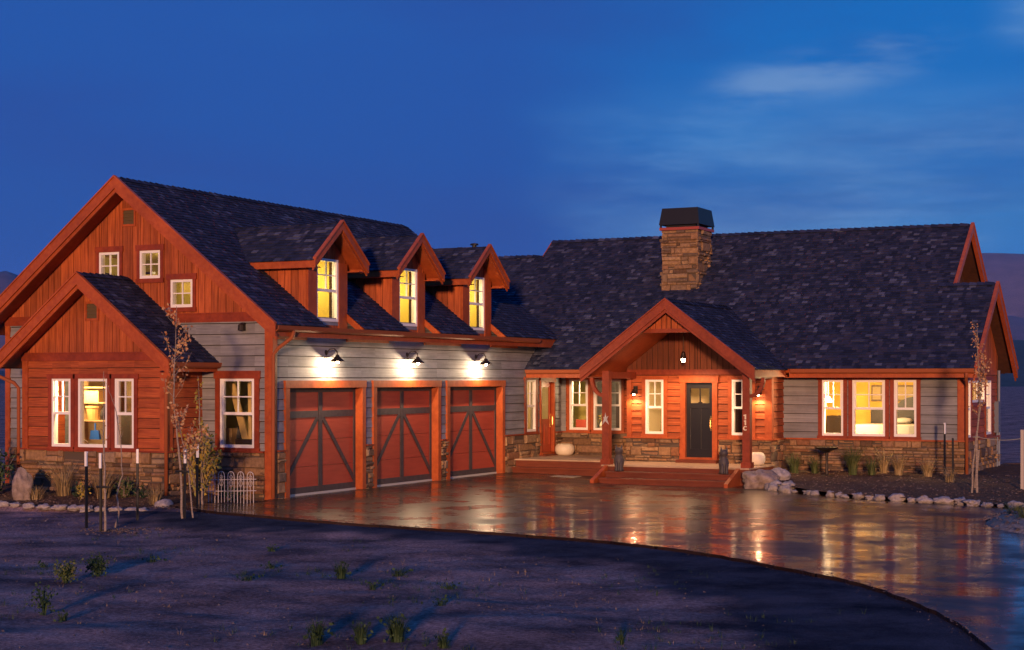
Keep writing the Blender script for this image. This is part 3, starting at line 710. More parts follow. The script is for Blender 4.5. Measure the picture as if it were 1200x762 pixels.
# --- bump-out with its own gable
Fb = front(-1.2); Fbs = side(-1.85)
BW = [(-5.0, -4.46), (-4.25, -3.44), (-3.23, -2.71)]
wpart('cedar_siding', CED_H, Fb, -5.85, -1.85, -.15, 3.02, [(a, b, 1.08, 2.57) for a, b in BW], 'lap', .215)
wpart('cedar_siding', CED_H, Fbs, -1.2, 0, -.15, 3.12, [], 'lap', .215); wpart('cedar_siding', CED_H, Fr((-5.85, 0, 0), (0, 1, 0), (-1, 0, 0)), -1.2, 0, -.15, 3.12, [], 'lap', .215)
wpart('gable_boards', CED_V, Fb, -5.85, -1.85, 3.02, 3.14, [], 'vert', .19, .12, (-3.85, .771, 2.0))
boxes('trim_band', TRIM_RED, H, Fb, [-5.87, -1.83, 0, .05, 2.96, 3.12]); boxes('trim_band', TRIM_RED, H, Fb, [-5.87, -1.83, 0, .07, 3.12, 3.145])
boxes('corner_board', TRIM, H, Fb, [-2.01, -1.85, 0, .045, 1.03, 2.96]); boxes('corner_board', TRIM, H, Fb, [-5.85, -5.69, 0, .045, 1.03, 2.96]); boxes('corner_board', TRIM, H, Fbs, [-1.2-.045, -1.06, 0, .045, 1.03, 3.0])
stones(Fb, -5.85, -1.85, -.15, 1.0, 6, H, corner=(1, 1)); stones(Fbs, -1.24, 0, -.15, 1.0, 7, H)
boxes('stone_ledge', TRIM_RED, H, Fb, [-5.95, -1.75, 0, .10, 1.001, 1.03]); boxes('stone_ledge', TRIM_RED, H, Fbs, [-1.2, 0, 0, .10, 1.001, 1.03])
louvre(Fb, -4.0, -3.72, 3.88, 4.20, H)
window(H, Fb, *BW[0], 1.08, 2.57, 'hung', .10); window(H, Fb, *BW[1], 1.08, 2.57, 'plain', .10); window(H, Fb, *BW[2], 1.08, 2.57, 'hung', .10)
window(H, Fg, -1.34, -.44, 1.08, 2.57, 'hung', .13, head=.17)
for a, b, c, d in ((-4.70, -4.12, 4.80, 5.42), (-3.54, -2.97, 4.80, 5.42), (-2.68, -2.08, 4.14, 4.75)):
    window(H, Fg, a, b, c, d, 'four', .08, head=.13)
BS = math.hypot(2.45, 1.89)
roof_slope((-1.4, -1.7, 2.93), (0, 1.72, 0), (-2.45, 0, 1.89), 0, 60, H); roof_slope((-6.3, .02, 2.93), (0, -1.72, 0), (2.45, 0, 1.89), 0, 61, H)
rake(H, (-3.85, -1.7, 4.82), (-1.4, -1.7, 2.93), (0, -1, 0), h=.19); rake(H, (-3.85, -1.7, 4.82), (-6.3, -1.7, 2.93), (0, -1, 0), h=.19)
boxes('fascia', TRIM, H, None, [-1.455, -1.42, -1.68, -.02, 2.72, 2.90]); boxes('fascia', TRIM, H, None, [-1.84, -1.455, -1.66, -.02, 2.74, 2.765])
gutter(H, (-1.418, -1.72, 2.86), (-1.418, -.02, 2.86), (1, 0, 0), 0); gutter(H, (-6.28, -1.72, 2.86), (-6.28, -.02, 2.86), (-1, 0, 0), 0)
downspout(H, [(-6.33, -1.62, 2.80), (-6.3, -1.60, 2.66), (-5.98, -1.36, 2.48), (-5.90, -1.30, 2.36), (-5.90, -1.30, .05)])
downspout(H, [(-1.36, -1.62, 2.80), (-1.42, -1.60, 2.70), (-1.76, -1.32, 2.50), (-1.80, -1.29, 2.36), (-1.80, -1.29, .05)])
# --- wing: entry, recess, bedroom front and its right gable
Fe, Fr_, Fw, Fx = front(11.8), front(14.7), front(12.9), side(12.0)
E0, E1 = 3.31, 7.30
wpart('cedar_siding', CED_H, Fe, E0, E1, -.15, 2.76, [(3.84, 4.36, 1.10, 2.55), (4.96, 5.75, .48, 2.48), (6.26, 6.80, 1.10, 2.55)], 'lap', .19)
wpart('cedar_siding', CED_H, side(E1), 11.8, 12.9, -.15, 2.95, [], 'lap', .19); wpart('cedar_siding', CED_H, Fr((E0, 0, 0), (0, 1, 0), (-1, 0, 0)), 11.8, 14.7, -.15, 2.76, [], 'lap', .19)
XW = [(13.01, 13.57, 1.08, 2.53), (13.73, 15.49, 1.96, 2.53), (15.68, 16.43, 1.08, 2.53)]
wpart('cedar_siding', CED_H, Fx, 12.9, 17.5, -.15, 2.85, XW, 'lap', .19)
wpart('cedar_siding', CED_H, Fr_, 0, E0, -.15, 2.76, [(.29, .88, 1.08, 2.55), (1.06, 1.93, 1.08, 2.55)], 'lap', .19)
wpart('gable_boards', CED_SHADE, Fe, E0, E1, 2.76, 2.88, [], 'vert', .15, .12, (5.305, .75, 1.995)); wpart('gable_boards', CED_V, Fx, 12.9, 17.5, 2.85, 3.20, [], 'vert', .19, .12, (15.2, .75, 2.3))
wpart('gable_boards', WOOD_SHADE, side(10.75), 15.0, 20.4, 4.7, 4.72, [], 'vert', .19, .12, (17.6, .75, 2.6))
WW = [(8.36, 8.92), (9.16, 10.01), (10.24, 10.81)]
wpart('siding', GREY, Fw, E1, 12.0, -.15, 2.85, [(a, b, 1.09, 2.54) for a, b in WW], 'lap', .235)
mb = MB(); Fr_.box(mb, .0, .17, .03, .034, 1.04, 2.74); mb.build('siding', GREY, H)
stones(Fe, E0, E1, .30, .98, 8, H, skip=[(4.80, 5.91)], corner=(1, 1)); stones(side(E1), 11.76, 12.9, -.15, .98, 9, H); stones(Fr_, .0, E0, .25, 1.0, 10, H)
stones(Fw, E1, 12.0, -.15, .98, 11, H, corner=(0, 1)); stones(Fx, 12.86, 17.5, -.15, .98, 12, H)

boxes('stone_ledge', TRIM, H, Fe, [E0-.08, 4.81, 0, .105, .981, 1.02]); boxes('stone_ledge', TRIM, H, Fe, [5.90, E1+.08, 0, .105, .981, 1.02]); boxes('stone_ledge', TRIM, H, side(E1), [11.8, 12.82, 0, .105, .981, 1.02]); boxes('stone_ledge', TRIM, H, Fr_, [0, E0-.1, 0, .10, 1.001, 1.03]); boxes('stone_ledge', TRIM, H, Fw, [E1+.11, 12.10, 0, .105, .981, 1.02]); boxes('stone_ledge', TRIM, H, Fx, [12.9, 17.5, 0, .105, .981, 1.02])

boxes('corner_board', TRIM, H, Fe, [E1-.14, E1, 0, .05, 1.02, 2.7]); boxes('corner_board', TRIM, H, side(E1), [11.75, 11.92, 0, .05, 1.02, 2.7]); boxes('corner_board', TRIM, H, Fe, [E0, E0+.13, 0, .05, 1.02, 2.7]); boxes('corner_board', TRIM, H, Fw, [11.84, 12.0, 0, .05, 1.02, 2.62]); boxes('corner_board', TRIM, H, Fx, [12.85, 12.99, 0, .05, 1.02, 2.75])
boxes('trim_band', TRIM_RED, H, Fe, [E0, E1, 0, .05, 2.68, 2.80]); boxes('trim_band', TRIM_RED, H, Fe, [E0, E1, 0, .07, 2.80, 2.82]); boxes('trim_band', TRIM_RED, H, Fw, [E1+.04, 12.0, 0, .06, 2.62, 2.84]); boxes('trim_band', TRIM_RED, H, Fr_, [.0, E0, .03, .07, 2.62, 2.75])
for a, b in WW: window(H, Fw, a, b, 1.09, 2.54, 'hung', .105, head=.08)
for a, b in ((.29, .88), (1.06, 1.93)): window(H, Fr_, a, b, 1.08, 2.55, 'hung', .085, TRIM, head=.08)
window(H, Fe, 3.84, 4.36, 1.10, 2.55, 'hung', .10, TRIM); window(H, Fe, 6.26, 6.80, 1.10, 2.55, 'hung', .10, TRIM)
window(H, Fx, *XW[0], 'hung', .03); window(H, Fx, *XW[1], 'two', .06); window(H, Fx, *XW[2], 'hung', .06)
window(H, Fs, 12.32, 12.93, 1.08, 2.54, 'hung', .11)
# panelled front door
def panel_door(F, a0, a1, z0, z1, mat, glass_rows, parent, trim_w, name):
    d = MB(); B = lambda *k: F.box(d, *k); st = .11; gz = z1-.18-.36
    B(a0, a0+st, -.09, -.04, z0, z1); B(a1-st, a1, -.09, -.04, z0, z1); B(a0+st, a1-st, -.09, -.042, z0, z0+.22); B(a0+st, a1-st, -.09, -.042, z1-.15, z1)
    g0 = gz if glass_rows else z0+.95
    B(a0+st, a1-st, -.09, -.042, g0-.14, g0)
    am = (a0+a1)/2
    B(am-.03, am+.03, -.09, -.044, z0+.22, g0-.14); B(a0+st, am-.03, -.08, -.065, z0+.22, g0-.14); B(am+.03, a1-st, -.08, -.065, z0+.22, g0-.14)
    if glass_rows: B(am-.014, am+.014, -.08, -.05, g0, z1-.15)
    dr = d.build(name, mat, parent)
    p = MB(); P = F.p; p.face([P(a0+st, -.07, g0), P(a1-st, -.07, g0), P(a1-st, -.07, z1-.15), P(a0+st, -.07, z1-.15)]); p.build('pane', GLASS, dr)
    t = MB(); T = lambda *k: F.box(t, *k)
    T(a0-trim_w, a0, -.12, .06, z0-.06, z1+.002); T(a1, a1+trim_w, -.12, .06, z0-.06, z1+.002); T(a0-trim_w-.03, a1+trim_w+.03, -.1, .075, z1+.003, z1+.16); T(a0-trim_w-.06, a1+trim_w+.06, -.1, .10, z1+.161, z1+.185); T(a0, a1, -.10, .08, z0-.06, z0-.003)
    t.build('door_trim', TRIM, dr)
    h = MB(); h.tube([P(a1-.06, -.04, z0+1.02), P(a1-.06, .02, z0+1.02), P(a1-.06, .03, z0+.98), P(a1-.06, .03, z0+.80), P(a1-.06, .02, z0+.76), P(a1-.06, -.04, z0+.76)], .011, 8); F.box(h, a1-.085, a1-.035, -.04, -.03, z0+.70, z0+1.10)
    h.build('door_handle', plain('brass', (.75, .48, .16), .25, 1), dr, smooth=False)
    return dr
panel_door(Fe, 4.98, 5.73, .50, 2.47, BLKDOOR, 1, H, .14, 'front_door')
panel_door(Fs, 13.27, 14.10, .46, 2.48, REDDOOR, 0, H, .07, 'side_door')
mb = MB(); Fe.box(mb, 4.80, 5.92, 0, .30, .36, .445); Fs.box(mb, 13.1, 14.25, 0, .25, .36, .40); mb.build('door_step', DECKRED, H)
# wing roofs
KW = .75
SW = math.hypot(1, KW)
def wslope(x0, x1, y0, y1, seed, detail=True):
    z0 = 2.84+KW*(y0-12.2); return roof_slope((x0, y0, z0), (x1-x0, 0, 0), (0, y1-y0, KW*(y1-y0)), 0, seed, H, thick=.14, detail=detail)
wslope(.02, 12.4, 12.2, 15.2, 70); wslope(-5.0, .02, 13.4, 15.2, 75); wslope(-1.62, 11.3, 15.2, 17.6, 71); wslope(-5.0, -1.62, 15.2, 16.95, 72)
def back(x0, x1, yr, ye, seed):
    zr = 2.84+KW*(yr-12.2); roof_slope((x1, ye, zr-KW*(ye-yr)), (x0-x1, 0, 0), (0, yr-ye, KW*(ye-yr)), 0, seed, H, thick=.14, detail=False, under=WOOD_SHADE)
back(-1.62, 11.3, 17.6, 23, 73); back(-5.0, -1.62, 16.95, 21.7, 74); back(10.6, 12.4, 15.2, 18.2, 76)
zr = lambda y: 2.84+KW*(y-12.2)
rake(H, (12.4, 15.2, zr(15.2)), (12.4, 12.2, 2.84), (1, 0, 0)); rake(H, (12.4, 15.2, zr(15.2)), (12.4, 18.2, 2.84), (1, 0, 0))
rake(H, (11.3, 17.6, zr(17.6)), (11.3, 15.2, zr(15.2)), (1, 0, 0)); rake(H, (11.3, 17.6, zr(17.6)), (11.3, 20.6, zr(14.6)), (1, 0, 0))
rake(H, (-1.62, 17.6, zr(17.6)), (-1.62, 16.9, zr(16.9)), (-1, 0, 0), inner=False)
boxes('fascia', TRIM, H, None, [.05, 2.98, 12.24, 12.275, 2.60, 2.79]); boxes('fascia', TRIM, H, None, [7.66, 12.38, 12.24, 12.275, 2.60, 2.79]); boxes('fascia', TRIM, H, None, [.05, E0-.03, 12.275, 14.66, 2.70, 2.72]); boxes('fascia', TRIM, H, None, [E1+.02, 11.98, 12.275, 12.86, 2.60, 2.62])
gutter(H, (.08, 12.237, 2.77), (2.90, 12.237, 2.77), (0, -1, 0), 0); gutter(H, (7.72, 12.237, 2.77), (12.40, 12.237, 2.77), (0, -1, 0), 0)
downspout(H, [(12.2, 12.16, 2.72), (12.18, 12.2, 2.62), (12.10, 12.70, 2.44), (12.09, 12.76, 2.34), (12.09, 12.76, .15)])
wpart('siding', GREY, Fr((12.0, 17.5, 0), (-1, 0, 0), (0, 1, 0)), 0, 12, -.15, 3.0, [], 'lap', .235)
mb = MB(); mb.box(12.0, 12.13, 17.0, 17.25, 1.1, 1.95); mb.tube([(12.07, 17.1, 1.1), (12.07, 17.1, 0)], .03); mb.tube([(12.07, 17.38, 2.8), (12.07, 17.38, 0)], .045); mb.build('meter_box', plain('grey_utility_metal', (.12, .14, .20), .5, .2), H)
# entry gable roof
PX, PZ, PH, PYF, PYB = 5.29, 4.55, 2.32, 9.5, 14.7
EZ = PZ-.75*PH
roof_slope((PX+PH, PYF, EZ), (0, PYB-PYF, 0), (-PH, 0, .75*PH), 0, 80, H); roof_slope((PX-PH, PYB, EZ), (0, PYF-PYB, 0), (PH, 0, .75*PH), 0, 81, H)
rake(H, (PX, PYF, PZ), (PX+PH, PYF, EZ), (0, -1, 0), mat=TRIM_RED); rake(H, (PX, PYF, PZ), (PX-PH, PYF, EZ), (0, -1, 0), mat=TRIM_RED)  # darker trim colour stands in for weaker light on the porch gable
wpart('gable_boards', CED_V, front(9.9), PX-.72, PX+.72, 3.84, 3.845, [], 'vert', .15, .08, (PX, .75, .72))
mb = MB(); mb.box(PX-.86, PX+.86, 9.78, 9.93, 3.74, 3.838); mb.build('collar_beam', TRIM_RED, H)
boxes('fascia', TRIM, H, None, [PX-PH+.02, PX-PH+.055, 9.52, 12.2, EZ-.19, EZ-.02]); boxes('fascia', TRIM, H, None, [PX+PH-.055, PX+PH-.02, 9.52, 12.2, EZ-.19, EZ-.02])
for px in (3.52, 7.30):
    p = MB(); p.box(px-.095, px+.095, 9.80, 9.99, .36, 2.78); p.box(px-.13, px+.13, 9.77, 10.03, .36, .50)
    post = p.build('porch_post', TRIM_RED, H)
    b = MB(); b.box(px-.07, px+.07, 9.82, 11.74, 2.58, 2.75)
    sgn = 1 if px < 5 else -1
    b.build('beam', TRIM_RED, post)
    k = MB()
    arc = [(px-sgn*(.10+.0*t), 9.9, 0) for t in (0,)]
    pts = [(px-sgn*.08 - sgn*.34*math.sin(t), 9.9, 2.14+.46*(1-math.cos(t))+.0) for t in [i*math.pi/12 for i in range(7)]]
    for a, b2 in zip(pts, pts[1:]): k.beam(a, b2, .09, .10, (0, 1, 0))
    k.build('curved_brace', TRIM_RED, post)
# porch deck and steps
mb = MB()
y = 9.66
while y < 14.68:
    x1 = 7.42 if y < 11.74 else E0-.1
    mb.box(.02 if y > 11.4 else 3.46, x1, y, min(y+.135, 14.69), .325, .36); y += .14
D0 = mb.build('porch_deck', DECK, H)
mb = MB(); mb.box(.10, 3.45, 11.50, 11.54, -.12, .322); mb.box(3.47, 3.50, 9.73, 11.54, -.12, .322); mb.box(3.52, 7.40, 9.69, 9.73, -.12, .322); mb.box(7.38, 7.415, 9.73, 11.72, -.12, .322); mb.build('deck_fascia', DECKRED, D0)
mb = MB()
mb.box(.12, 3.44, 11.18, 11.495, .11, .15); mb.box(.14, 3.42, 11.22, 11.25, -.10, .108)
mb.build('porch_step', DECKRED, D0)
mb = MB()
for k, (yf, yb, zt) in enumerate(((9.28, 9.685, .215), (8.88, 9.40, .07))):
    mb.box(3.72, 7.10, yf, yb, zt-.04, zt); mb.box(3.74, 7.08, yf+.03, yf+.06, zt-.19, zt-.042)
mb.build('porch_step', DECKRED, D0)
for x in (3.60, 7.14):
    mb = MB(); mb.hexa([(x-.05, 8.74, -.12), (x+.05, 8.74, -.12), (x+.05, 9.685, -.12), (x-.05, 9.685, -.12), (x-.05, 8.74, .02), (x+.05, 8.74, .02), (x+.05, 9.685, .36), (x-.05, 9.685, .36)])
    mb.build('step_cheek', TRIM, D0)
# chimney
cm = MB(); cm.box(3.0, 4.0, 15.31, 16.40, 4.3, 6.86); CH = cm.build('chimney', MORTAR, H)
stones(front(15.31), 2.98, 4.03, 4.3, 6.86, 90, CH, 'stone_veneer', corner=(1, 1)); stones(side(4.0), 15.28, 16.42, 4.3, 6.86, 91, CH, 'stone_veneer', corner=(1, 1))
stones(Fr((3.0, 0, 0), (0, 1, 0), (-1, 0, 0)), 15.28, 16.42, 4.3, 6.86, 92, CH, 'stone_veneer', corner=(1, 1))
mb = MB(); mb.box(2.90, 4.11, 15.20, 16.51, 6.862, 6.94); mb.build('chimney_band', plain('rust_red_metal', (.30, .045, .03), .5), CH)
mb = MB(); x0, x1, y0, y1 = 2.89, 4.12, 15.19, 16.52; i_ = .07
mb.hexa([(x0, y0, 7.02), (x1, y0, 7.02), (x1, y1, 7.02), (x0, y1, 7.02), (x0+i_, y0+i_, 7.50), (x1-i_, y0+i_, 7.50), (x1-i_, y1-i_, 7.50), (x0+i_, y1-i_, 7.50)])
mb.box(x0+.16, x1-.16, y0+.16, y1-.16, 6.935, 7.025)
for qx in (x0+.02, x1-.07):
    for qy in (y0+.02, y1-.07): mb.box(qx, qx+.05, qy, qy+.05, 6.93, 7.03)
mb.build('chimney_cap', BLACKMET, CH)
mb = MB(); mb.tube([(-4.05, 16.9, 6.2), (-4.05, 16.9, 6.84)], .07, 10); mb.lathe([(.13, 0), (.13, .05), (.02, .07)], (-4.05, 16.9, 6.82), 10); mb.build('vent_pipe', BLACKMET, H)
def ridge_cap(a, b, seed, parent=H, k_=.75):
    m_ = MB(); a = Vector(a); b = Vector(b); d = (b-a); n = int(d.length/.2); u_ = d.normalized(); sd = Vector((u_.y, -u_.x, 0)); rr = random.Random(seed)
    for i in range(n):
        p = a+u_*(i*.2); q = p+u_*.235; e = rr.uniform(0, .006); Z = Vector((0, 0, .03+e)); Y = Vector((0, 0, .018+e)); dn = Vector((0, 0, -.14*k_+.03))
        m_.v += [tuple(v) for v in (p-sd*.14+dn+Z, p+Z+Y, p+sd*.14+dn+Z, q-sd*.14+dn+Y, q+Y*1.2, q+sd*.14+dn+Y)]; j = len(m_.v)-6
        m_.f += [(j, j+3, j+4, j+1), (j+1, j+4, j+5, j+2)]; m_.m += [0, 0]
    m_.build('ridge_cap', SHINGLE, parent)
ridge_cap((-3.75, -.62, 6.99), (-3.75, 12.1, 6.99), 1); ridge_cap((-1.62, 17.6, zr(17.6)), (11.3, 17.6, zr(17.6)), 2); ridge_cap((-5, 16.95, zr(16.95)), (-1.62, 16.95, zr(16.95)), 3); ridge_cap((10.9, 15.2, zr(15.2)), (12.4, 15.2, zr(15.2)), 4)
ridge_cap((-3.85, -1.72, 4.82), (-3.85, -.02, 4.82), 5); ridge_cap((PX, PYF, PZ), (PX, PYB-.3, PZ), 6)
# rooms
room(H, -5.72, -1.98, -1.05, 1.6, .1, 2.9, CREAM, ('y0',), 170, (-4.53, -.98, 2.40))
room(H, -1.92, -.2, .14, 5, .0, 2.95, OLIVE, ('y0',), 60, (-.36, .42, 2.45), col=(1, .66, .32))
room(H, -5.55, -1.95, .14, 2.6, 3.9, 5.44, OLIVE, ('y0',), 60, (-3.4, 1.4, 5.1), col=(1, .7, .34))
room(H, -2.6, -.15, 12.15, 14.4, .36, 2.66, CREAM, ('x1',), 40, (-1.3, 13.2, 2.3))
room(H, -1.4, 3.15, 14.85, 18.2, .36, 2.70, OLIVE, ('y0',), 85, (.86, 14.98, 2.36), col=(1, .72, .38))
room(H, E0+.15, E1-.15, 11.95, 15.2, .40, 2.70, CREAM, ('y0',), 100, (5.22, 12.25, 1.80))
room(H, E1+.2, 11.85, 13.05, 16.15, .3, 2.68, YELLOW, ('y0', 'x1'), 480, (9.0, 13.22, 2.36))
# wall lamps
def barn_light(y):
    m = MB(); z = 3.03
    m.lathe([(.07, -.02), (.07, .0), (.03, .03)], (0, 0, 0), 12)
    m.v = [(.0+v[2]+.02, y+v[0], z+.12+v[1]) for v in m.v]
    m.tube([(.03, y, z+.12), (.12, y, z+.20), (.24, y, z+.21), (.31, y, z+.14), (.32, y, z+.05)], .014, 8)
    m.lathe([(.035, .08), (.05, .04), (.09, -.0), (.175, -.075), (.170, -.075), (.085, -.005), (.03, .03)], (.32, y, z), 16)
    L_ = m.build('wall_lamp', DARKMET, H)
    b = MB(); b.lathe([(.012, .045), (.032, .02), (.036, -.005), (.018, -.03)][::-1], (.33, y, z-.085), 10); b.build('bulb', BULB, L_, smooth=True)
    lamp('wall_lamp_light', (.31, y, z-.165), 100, (1, .70, .41), .03, H)
for c in (2.07, 5.68, 9.28): barn_light(c)
def sconce(a, z=2.16):
    m = MB(); F = Fe; F.box(m, a-.06, a+.06, .03, .05, z+.02, z+.22)
    m.tube([F.p(a, .05, z+.15), F.p(a, .13, z+.19), F.p(a, .16, z+.12)], .012, 8)
    m.lathe([(.02, .12), (.05, .09), (.10, .0), (.095, .0), (.045, .08)], F.p(a, .16, z), 14)
    L_ = m.build('wall_lamp', DARKMET, H)
    b = MB(); b.lathe([(.01, .06), (.032, .03), (.036, .0), (.015, -.035)][::-1], F.p(a, .16, z), 10); b.build('bulb', BULB, L_, smooth=True)
    down_lamp('wall_lamp_light', F.p(a, .17, z-.075), 46, (1, .58, .28), .03, H, (R(-12), 0, 0), 165)
sconce(3.56); sconce(7.02)
m = MB(); pl = (5.30, 10.75); m.tube([(*pl, 4.40), (*pl, 3.22)], .008, 6); m.lathe([(.02, .24), (.05, .20), (.06, .14), (.085, .05), (.08, .05), (.05, .13), (.03, .14)], (*pl, 3.04), 18)
PL = m.build('pendant_lamp', DARKMET, H)
b = MB(); b.lathe([(.01, .07), (.045, .04), (.055, .0), (.04, -.04), (.01, -.06)][::-1], (*pl, 3.06), 12); b.build('bulb', BULB, PL, smooth=True)
down_lamp('pendant_lamp_light', (*pl, 2.96), 165, (1, .60, .30), .04, H, (0, 0, 0), 165)

# ------------------------------------------------------------------ yard: stones, plants, young trees, stakes
ORD = ['first', 'second', 'third', 'fourth', 'fifth', 'sixth', 'seventh', 'eighth', 'ninth', 'tenth', 'eleventh', 'twelfth', 'thirteenth', 'fourteenth', 'fifteenth', 'sixteenth', 'seventeenth', 'eighteenth', 'nineteenth', 'twentieth', 'twenty-first', 'twenty-second', 'twenty-third', 'twenty-fourth', 'twenty-fifth', 'twenty-sixth', 'twenty-seventh', 'twenty-eighth']
PALE_STONE = grainy('pale_river_stone', (.17, .15, .15), (.42, .37, .36), (1, 1, 1), 7, 8, rough=.8, bump=.35, bdist=.02)
ROCK = grainy('granite_boulder', (.13, .095, .08), (.36, .28, .245), (1, 1, 1), 6, 8, rough=.85, bump=.6, bdist=.03)
def rock_mesh(name, seed, rough=.16, mat=PALE_STONE, sub=3, squash=(1, 1, 1), lumpy=1.0):
    import bmesh
    bm = bmesh.new(); bmesh.ops.create_icosphere(bm, subdivisions=sub, radius=.5)
    off = Vector((seed*3.7, seed*1.3, seed*7.1))
    for v in bm.verts:
        d = v.co.normalized(); n = -abs(mnoise.noise(d*1.6*lumpy+off*2))*rough*1.5 + mnoise.noise(d*1.1*lumpy+off)*rough*1.6 + mnoise.noise(d*2.6*lumpy+off)*rough*.6 + mnoise.noise(d*6+off)*rough*.2
        v.co = d*(.5+n*.6); v.co.x *= squash[0]; v.co.y *= squash[1]; v.co.z *= squash[2]
    me = bpy.data.meshes.new(name); bm.to_mesh(me); bm.free(); me.materials.append(mat)
    me.polygons.foreach_set('use_smooth', [True]*len(me.polygons))
    return me
STONES = [rock_mesh('border_stone', 3+i, .16+.03*i, PALE_STONE, 3, (1, .9, .85), 1+.12*i) for i in range(7)]
def put(me, name, loc, scale, rz, label, cat, group=None):
    o = bpy.data.objects.new(name, me); COL.objects.link(o); o.location = loc; o.scale = scale; o.rotation_euler = (0, 0, rz)
    return tag(o, label, cat, group)
rnd = random.Random(5)
# stones along the right bed, following the edge of the drive from the porch boulder outwards
path = EDGE_R[::-1][1:]; pts = []
for (xa, ya), (xb, yb) in zip(path, path[1:]):
    n = max(1, int(math.hypot(xb-xa, yb-ya)/.05))
    pts += [(xa+(xb-xa)*k/n, ya+(yb-ya)*k/n) for k in range(n)]
acc = 0; k = 0; last = None; nxt = .12
for p, q in zip(pts, pts[1:]):
    acc += math.hypot(q[0]-p[0], q[1]-p[1])
    if acc >= nxt and k < 28:
        w = rnd.choice((.17, .21, .25, .29, .33, .38)); acc = 0; nxt = w*.62+.13
        dirx = math.atan2(q[1]-p[1], q[0]-p[0]); nx_, ny_ = -math.sin(dirx), math.cos(dirx); off = rnd.uniform(.02, .30)
        put(STONES[k % 7], 'border_stone', (p[0]-nx_*-off, p[1]+ny_*off*1.0+.02, -.05+w*.06), (w*rnd.uniform(.9, 1.25), w*rnd.uniform(.75, 1), w*rnd.uniform(.6, .95)), dirx+rnd.uniform(-.4, .4),
            'pale rounded stone, %s from the porch boulder in the drive-side row' % ORD[k], 'stone', 'stones edging the bed beside the wet drive'); k += 1
# stones along the left bed
lx = [-4.66, -4.30, -3.84, -3.40, -3.02, -2.68, -2.34, -1.98, -1.62, -1.30, -1.02]
for k, x in enumerate(lx):
    w = rnd.uniform(.24, .36); y = -3.02 - .16*math.sin((x+4.7)*.9) + rnd.uniform(-.05, .05)+(.25 if x > -.8 else 0)
    put(STONES[(k*3+1) % 7], 'border_stone', (x, y, -.10+w*.12), (w*1.1, w*.85, w*rnd.uniform(.50, .66)), rnd.uniform(-.5, .5),
        'flattish stone, %s counted from the picture edge in the row before the gabled bump-out' % ORD[k], 'stone', 'stones edging the bed under the gabled bump-out')
put(rock_mesh('boulder', 31, .22, ROCK, 4, (1, .8, .66)), 'boulder', (7.90, 9.05, .10), (.92, .84, .86), .5, 'big rough grey-pink boulder at the corner of the porch steps', 'boulder')
put(rock_mesh('boulder', 44, .10, PALE_STONE, 4, (1, .85, .72)), 'boulder', (8.12, 9.85, .18), (.56, .54, .56), .2, 'smooth pale boulder just behind the big rough one by the porch', 'boulder')
put(STONES[2], 'boulder', (8.42, 8.72, .02), (.40, .34, .34), .9, 'small pale stone lying against the right foot of the big porch boulder', 'stone')
put(STONES[4], 'boulder', (8.78, 8.50, .02), (.36, .32, .32), .1, 'second small pale stone right of the big porch boulder', 'stone')
put(rock_mesh('boulder', 57, .14, ROCK, 4, (.62, .5, 1.15)), 'boulder', (-4.86, -2.3, .22), (.78, .7, .85), .3, 'upright pointed boulder in the bed at the far left picture edge', 'boulder')

def blades(mb, c, n, h, spread, rnd, w=.012, lean=.5, seg=3):
    for _ in range(n):
        a = rnd.uniform(0, 6.283); r0 = rnd.uniform(0, spread*.35); ht = h*rnd.uniform(.55, 1.05); ln = ht*lean*rnd.uniform(.2, 1.2)
        base = Vector((c[0]+math.cos(a)*r0, c[1]+math.sin(a)*r0, c[2])); d = Vector((math.cos(a), math.sin(a), 0)); sd = Vector((-d.y, d.x, 0))
        if rnd.random() < .5: sd = Vector((d.x*.3+sd.x, d.y*.3+sd.y, 0)).normalized()
        pr = None
        for k in range(seg+1):
            t = k/seg; p = base + d*(ln*t*t) + Vector((0, 0, ht*(t-.18*t*t*lean))); ww = w*(1-t*.92)/2
            cur = (p-sd*ww, p+sd*ww)
            if pr: mb.face([pr[0], pr[1], cur[1], cur[0]])
            pr = cur
STRAW = by_island('dry_grass', [(0, (.22, .15, .07)), (.5, (.34, .24, .11)), (1, (.42, .32, .17))], rough=.8, namt=.1, bump=0)
GREENB = by_island('green_grass', [(0, (.035, .060, .018)), (.5, (.07, .10, .03)), (1, (.14, .14, .05))], rough=.7, namt=.1, bump=0)
DKGREEN = by_island('dark_weed', [(0, (.010, .028, .014)), (.5, (.022, .050, .020)), (1, (.05, .085, .035))], rough=.7, namt=.1, bump=0)
YELLOWLEAF = by_island('yellow_leaves', [(0, (.24, .17, .03)), (.5, (.40, .28, .05)), (1, (.22, .24, .05))], rough=.6, namt=.1, bump=0)
RUSTLEAF = by_island('rust_leaves', [(0, (.32, .12, .05)), (.5, (.45, .23, .11)), (1, (.50, .33, .18))], rough=.6, namt=.1, bump=0)
BARK = grainy('pale_aspen_bark', (.17, .13, .105), (.36, .29, .24), (3, 3, 12), 3, 6, rough=.8, bump=.3)
def leaf(mb, p, size, rnd):
    d = Vector((rnd.uniform(-1, 1), rnd.uniform(-1, 1), rnd.uniform(-.6, .6))).normalized(); u_ = d.orthogonal().normalized(); u_.rotate(Matrix.Rotation(rnd.uniform(0, 6.28), 3, d)); v_ = d.cross(u_)
    L_ = size*rnd.uniform(.7, 1.3); W = L_*.62
    mb.face([p, p+u_*L_*.5+v_*W*.5, p+u_*L_, p+u_*L_*.5-v_*W*.5])
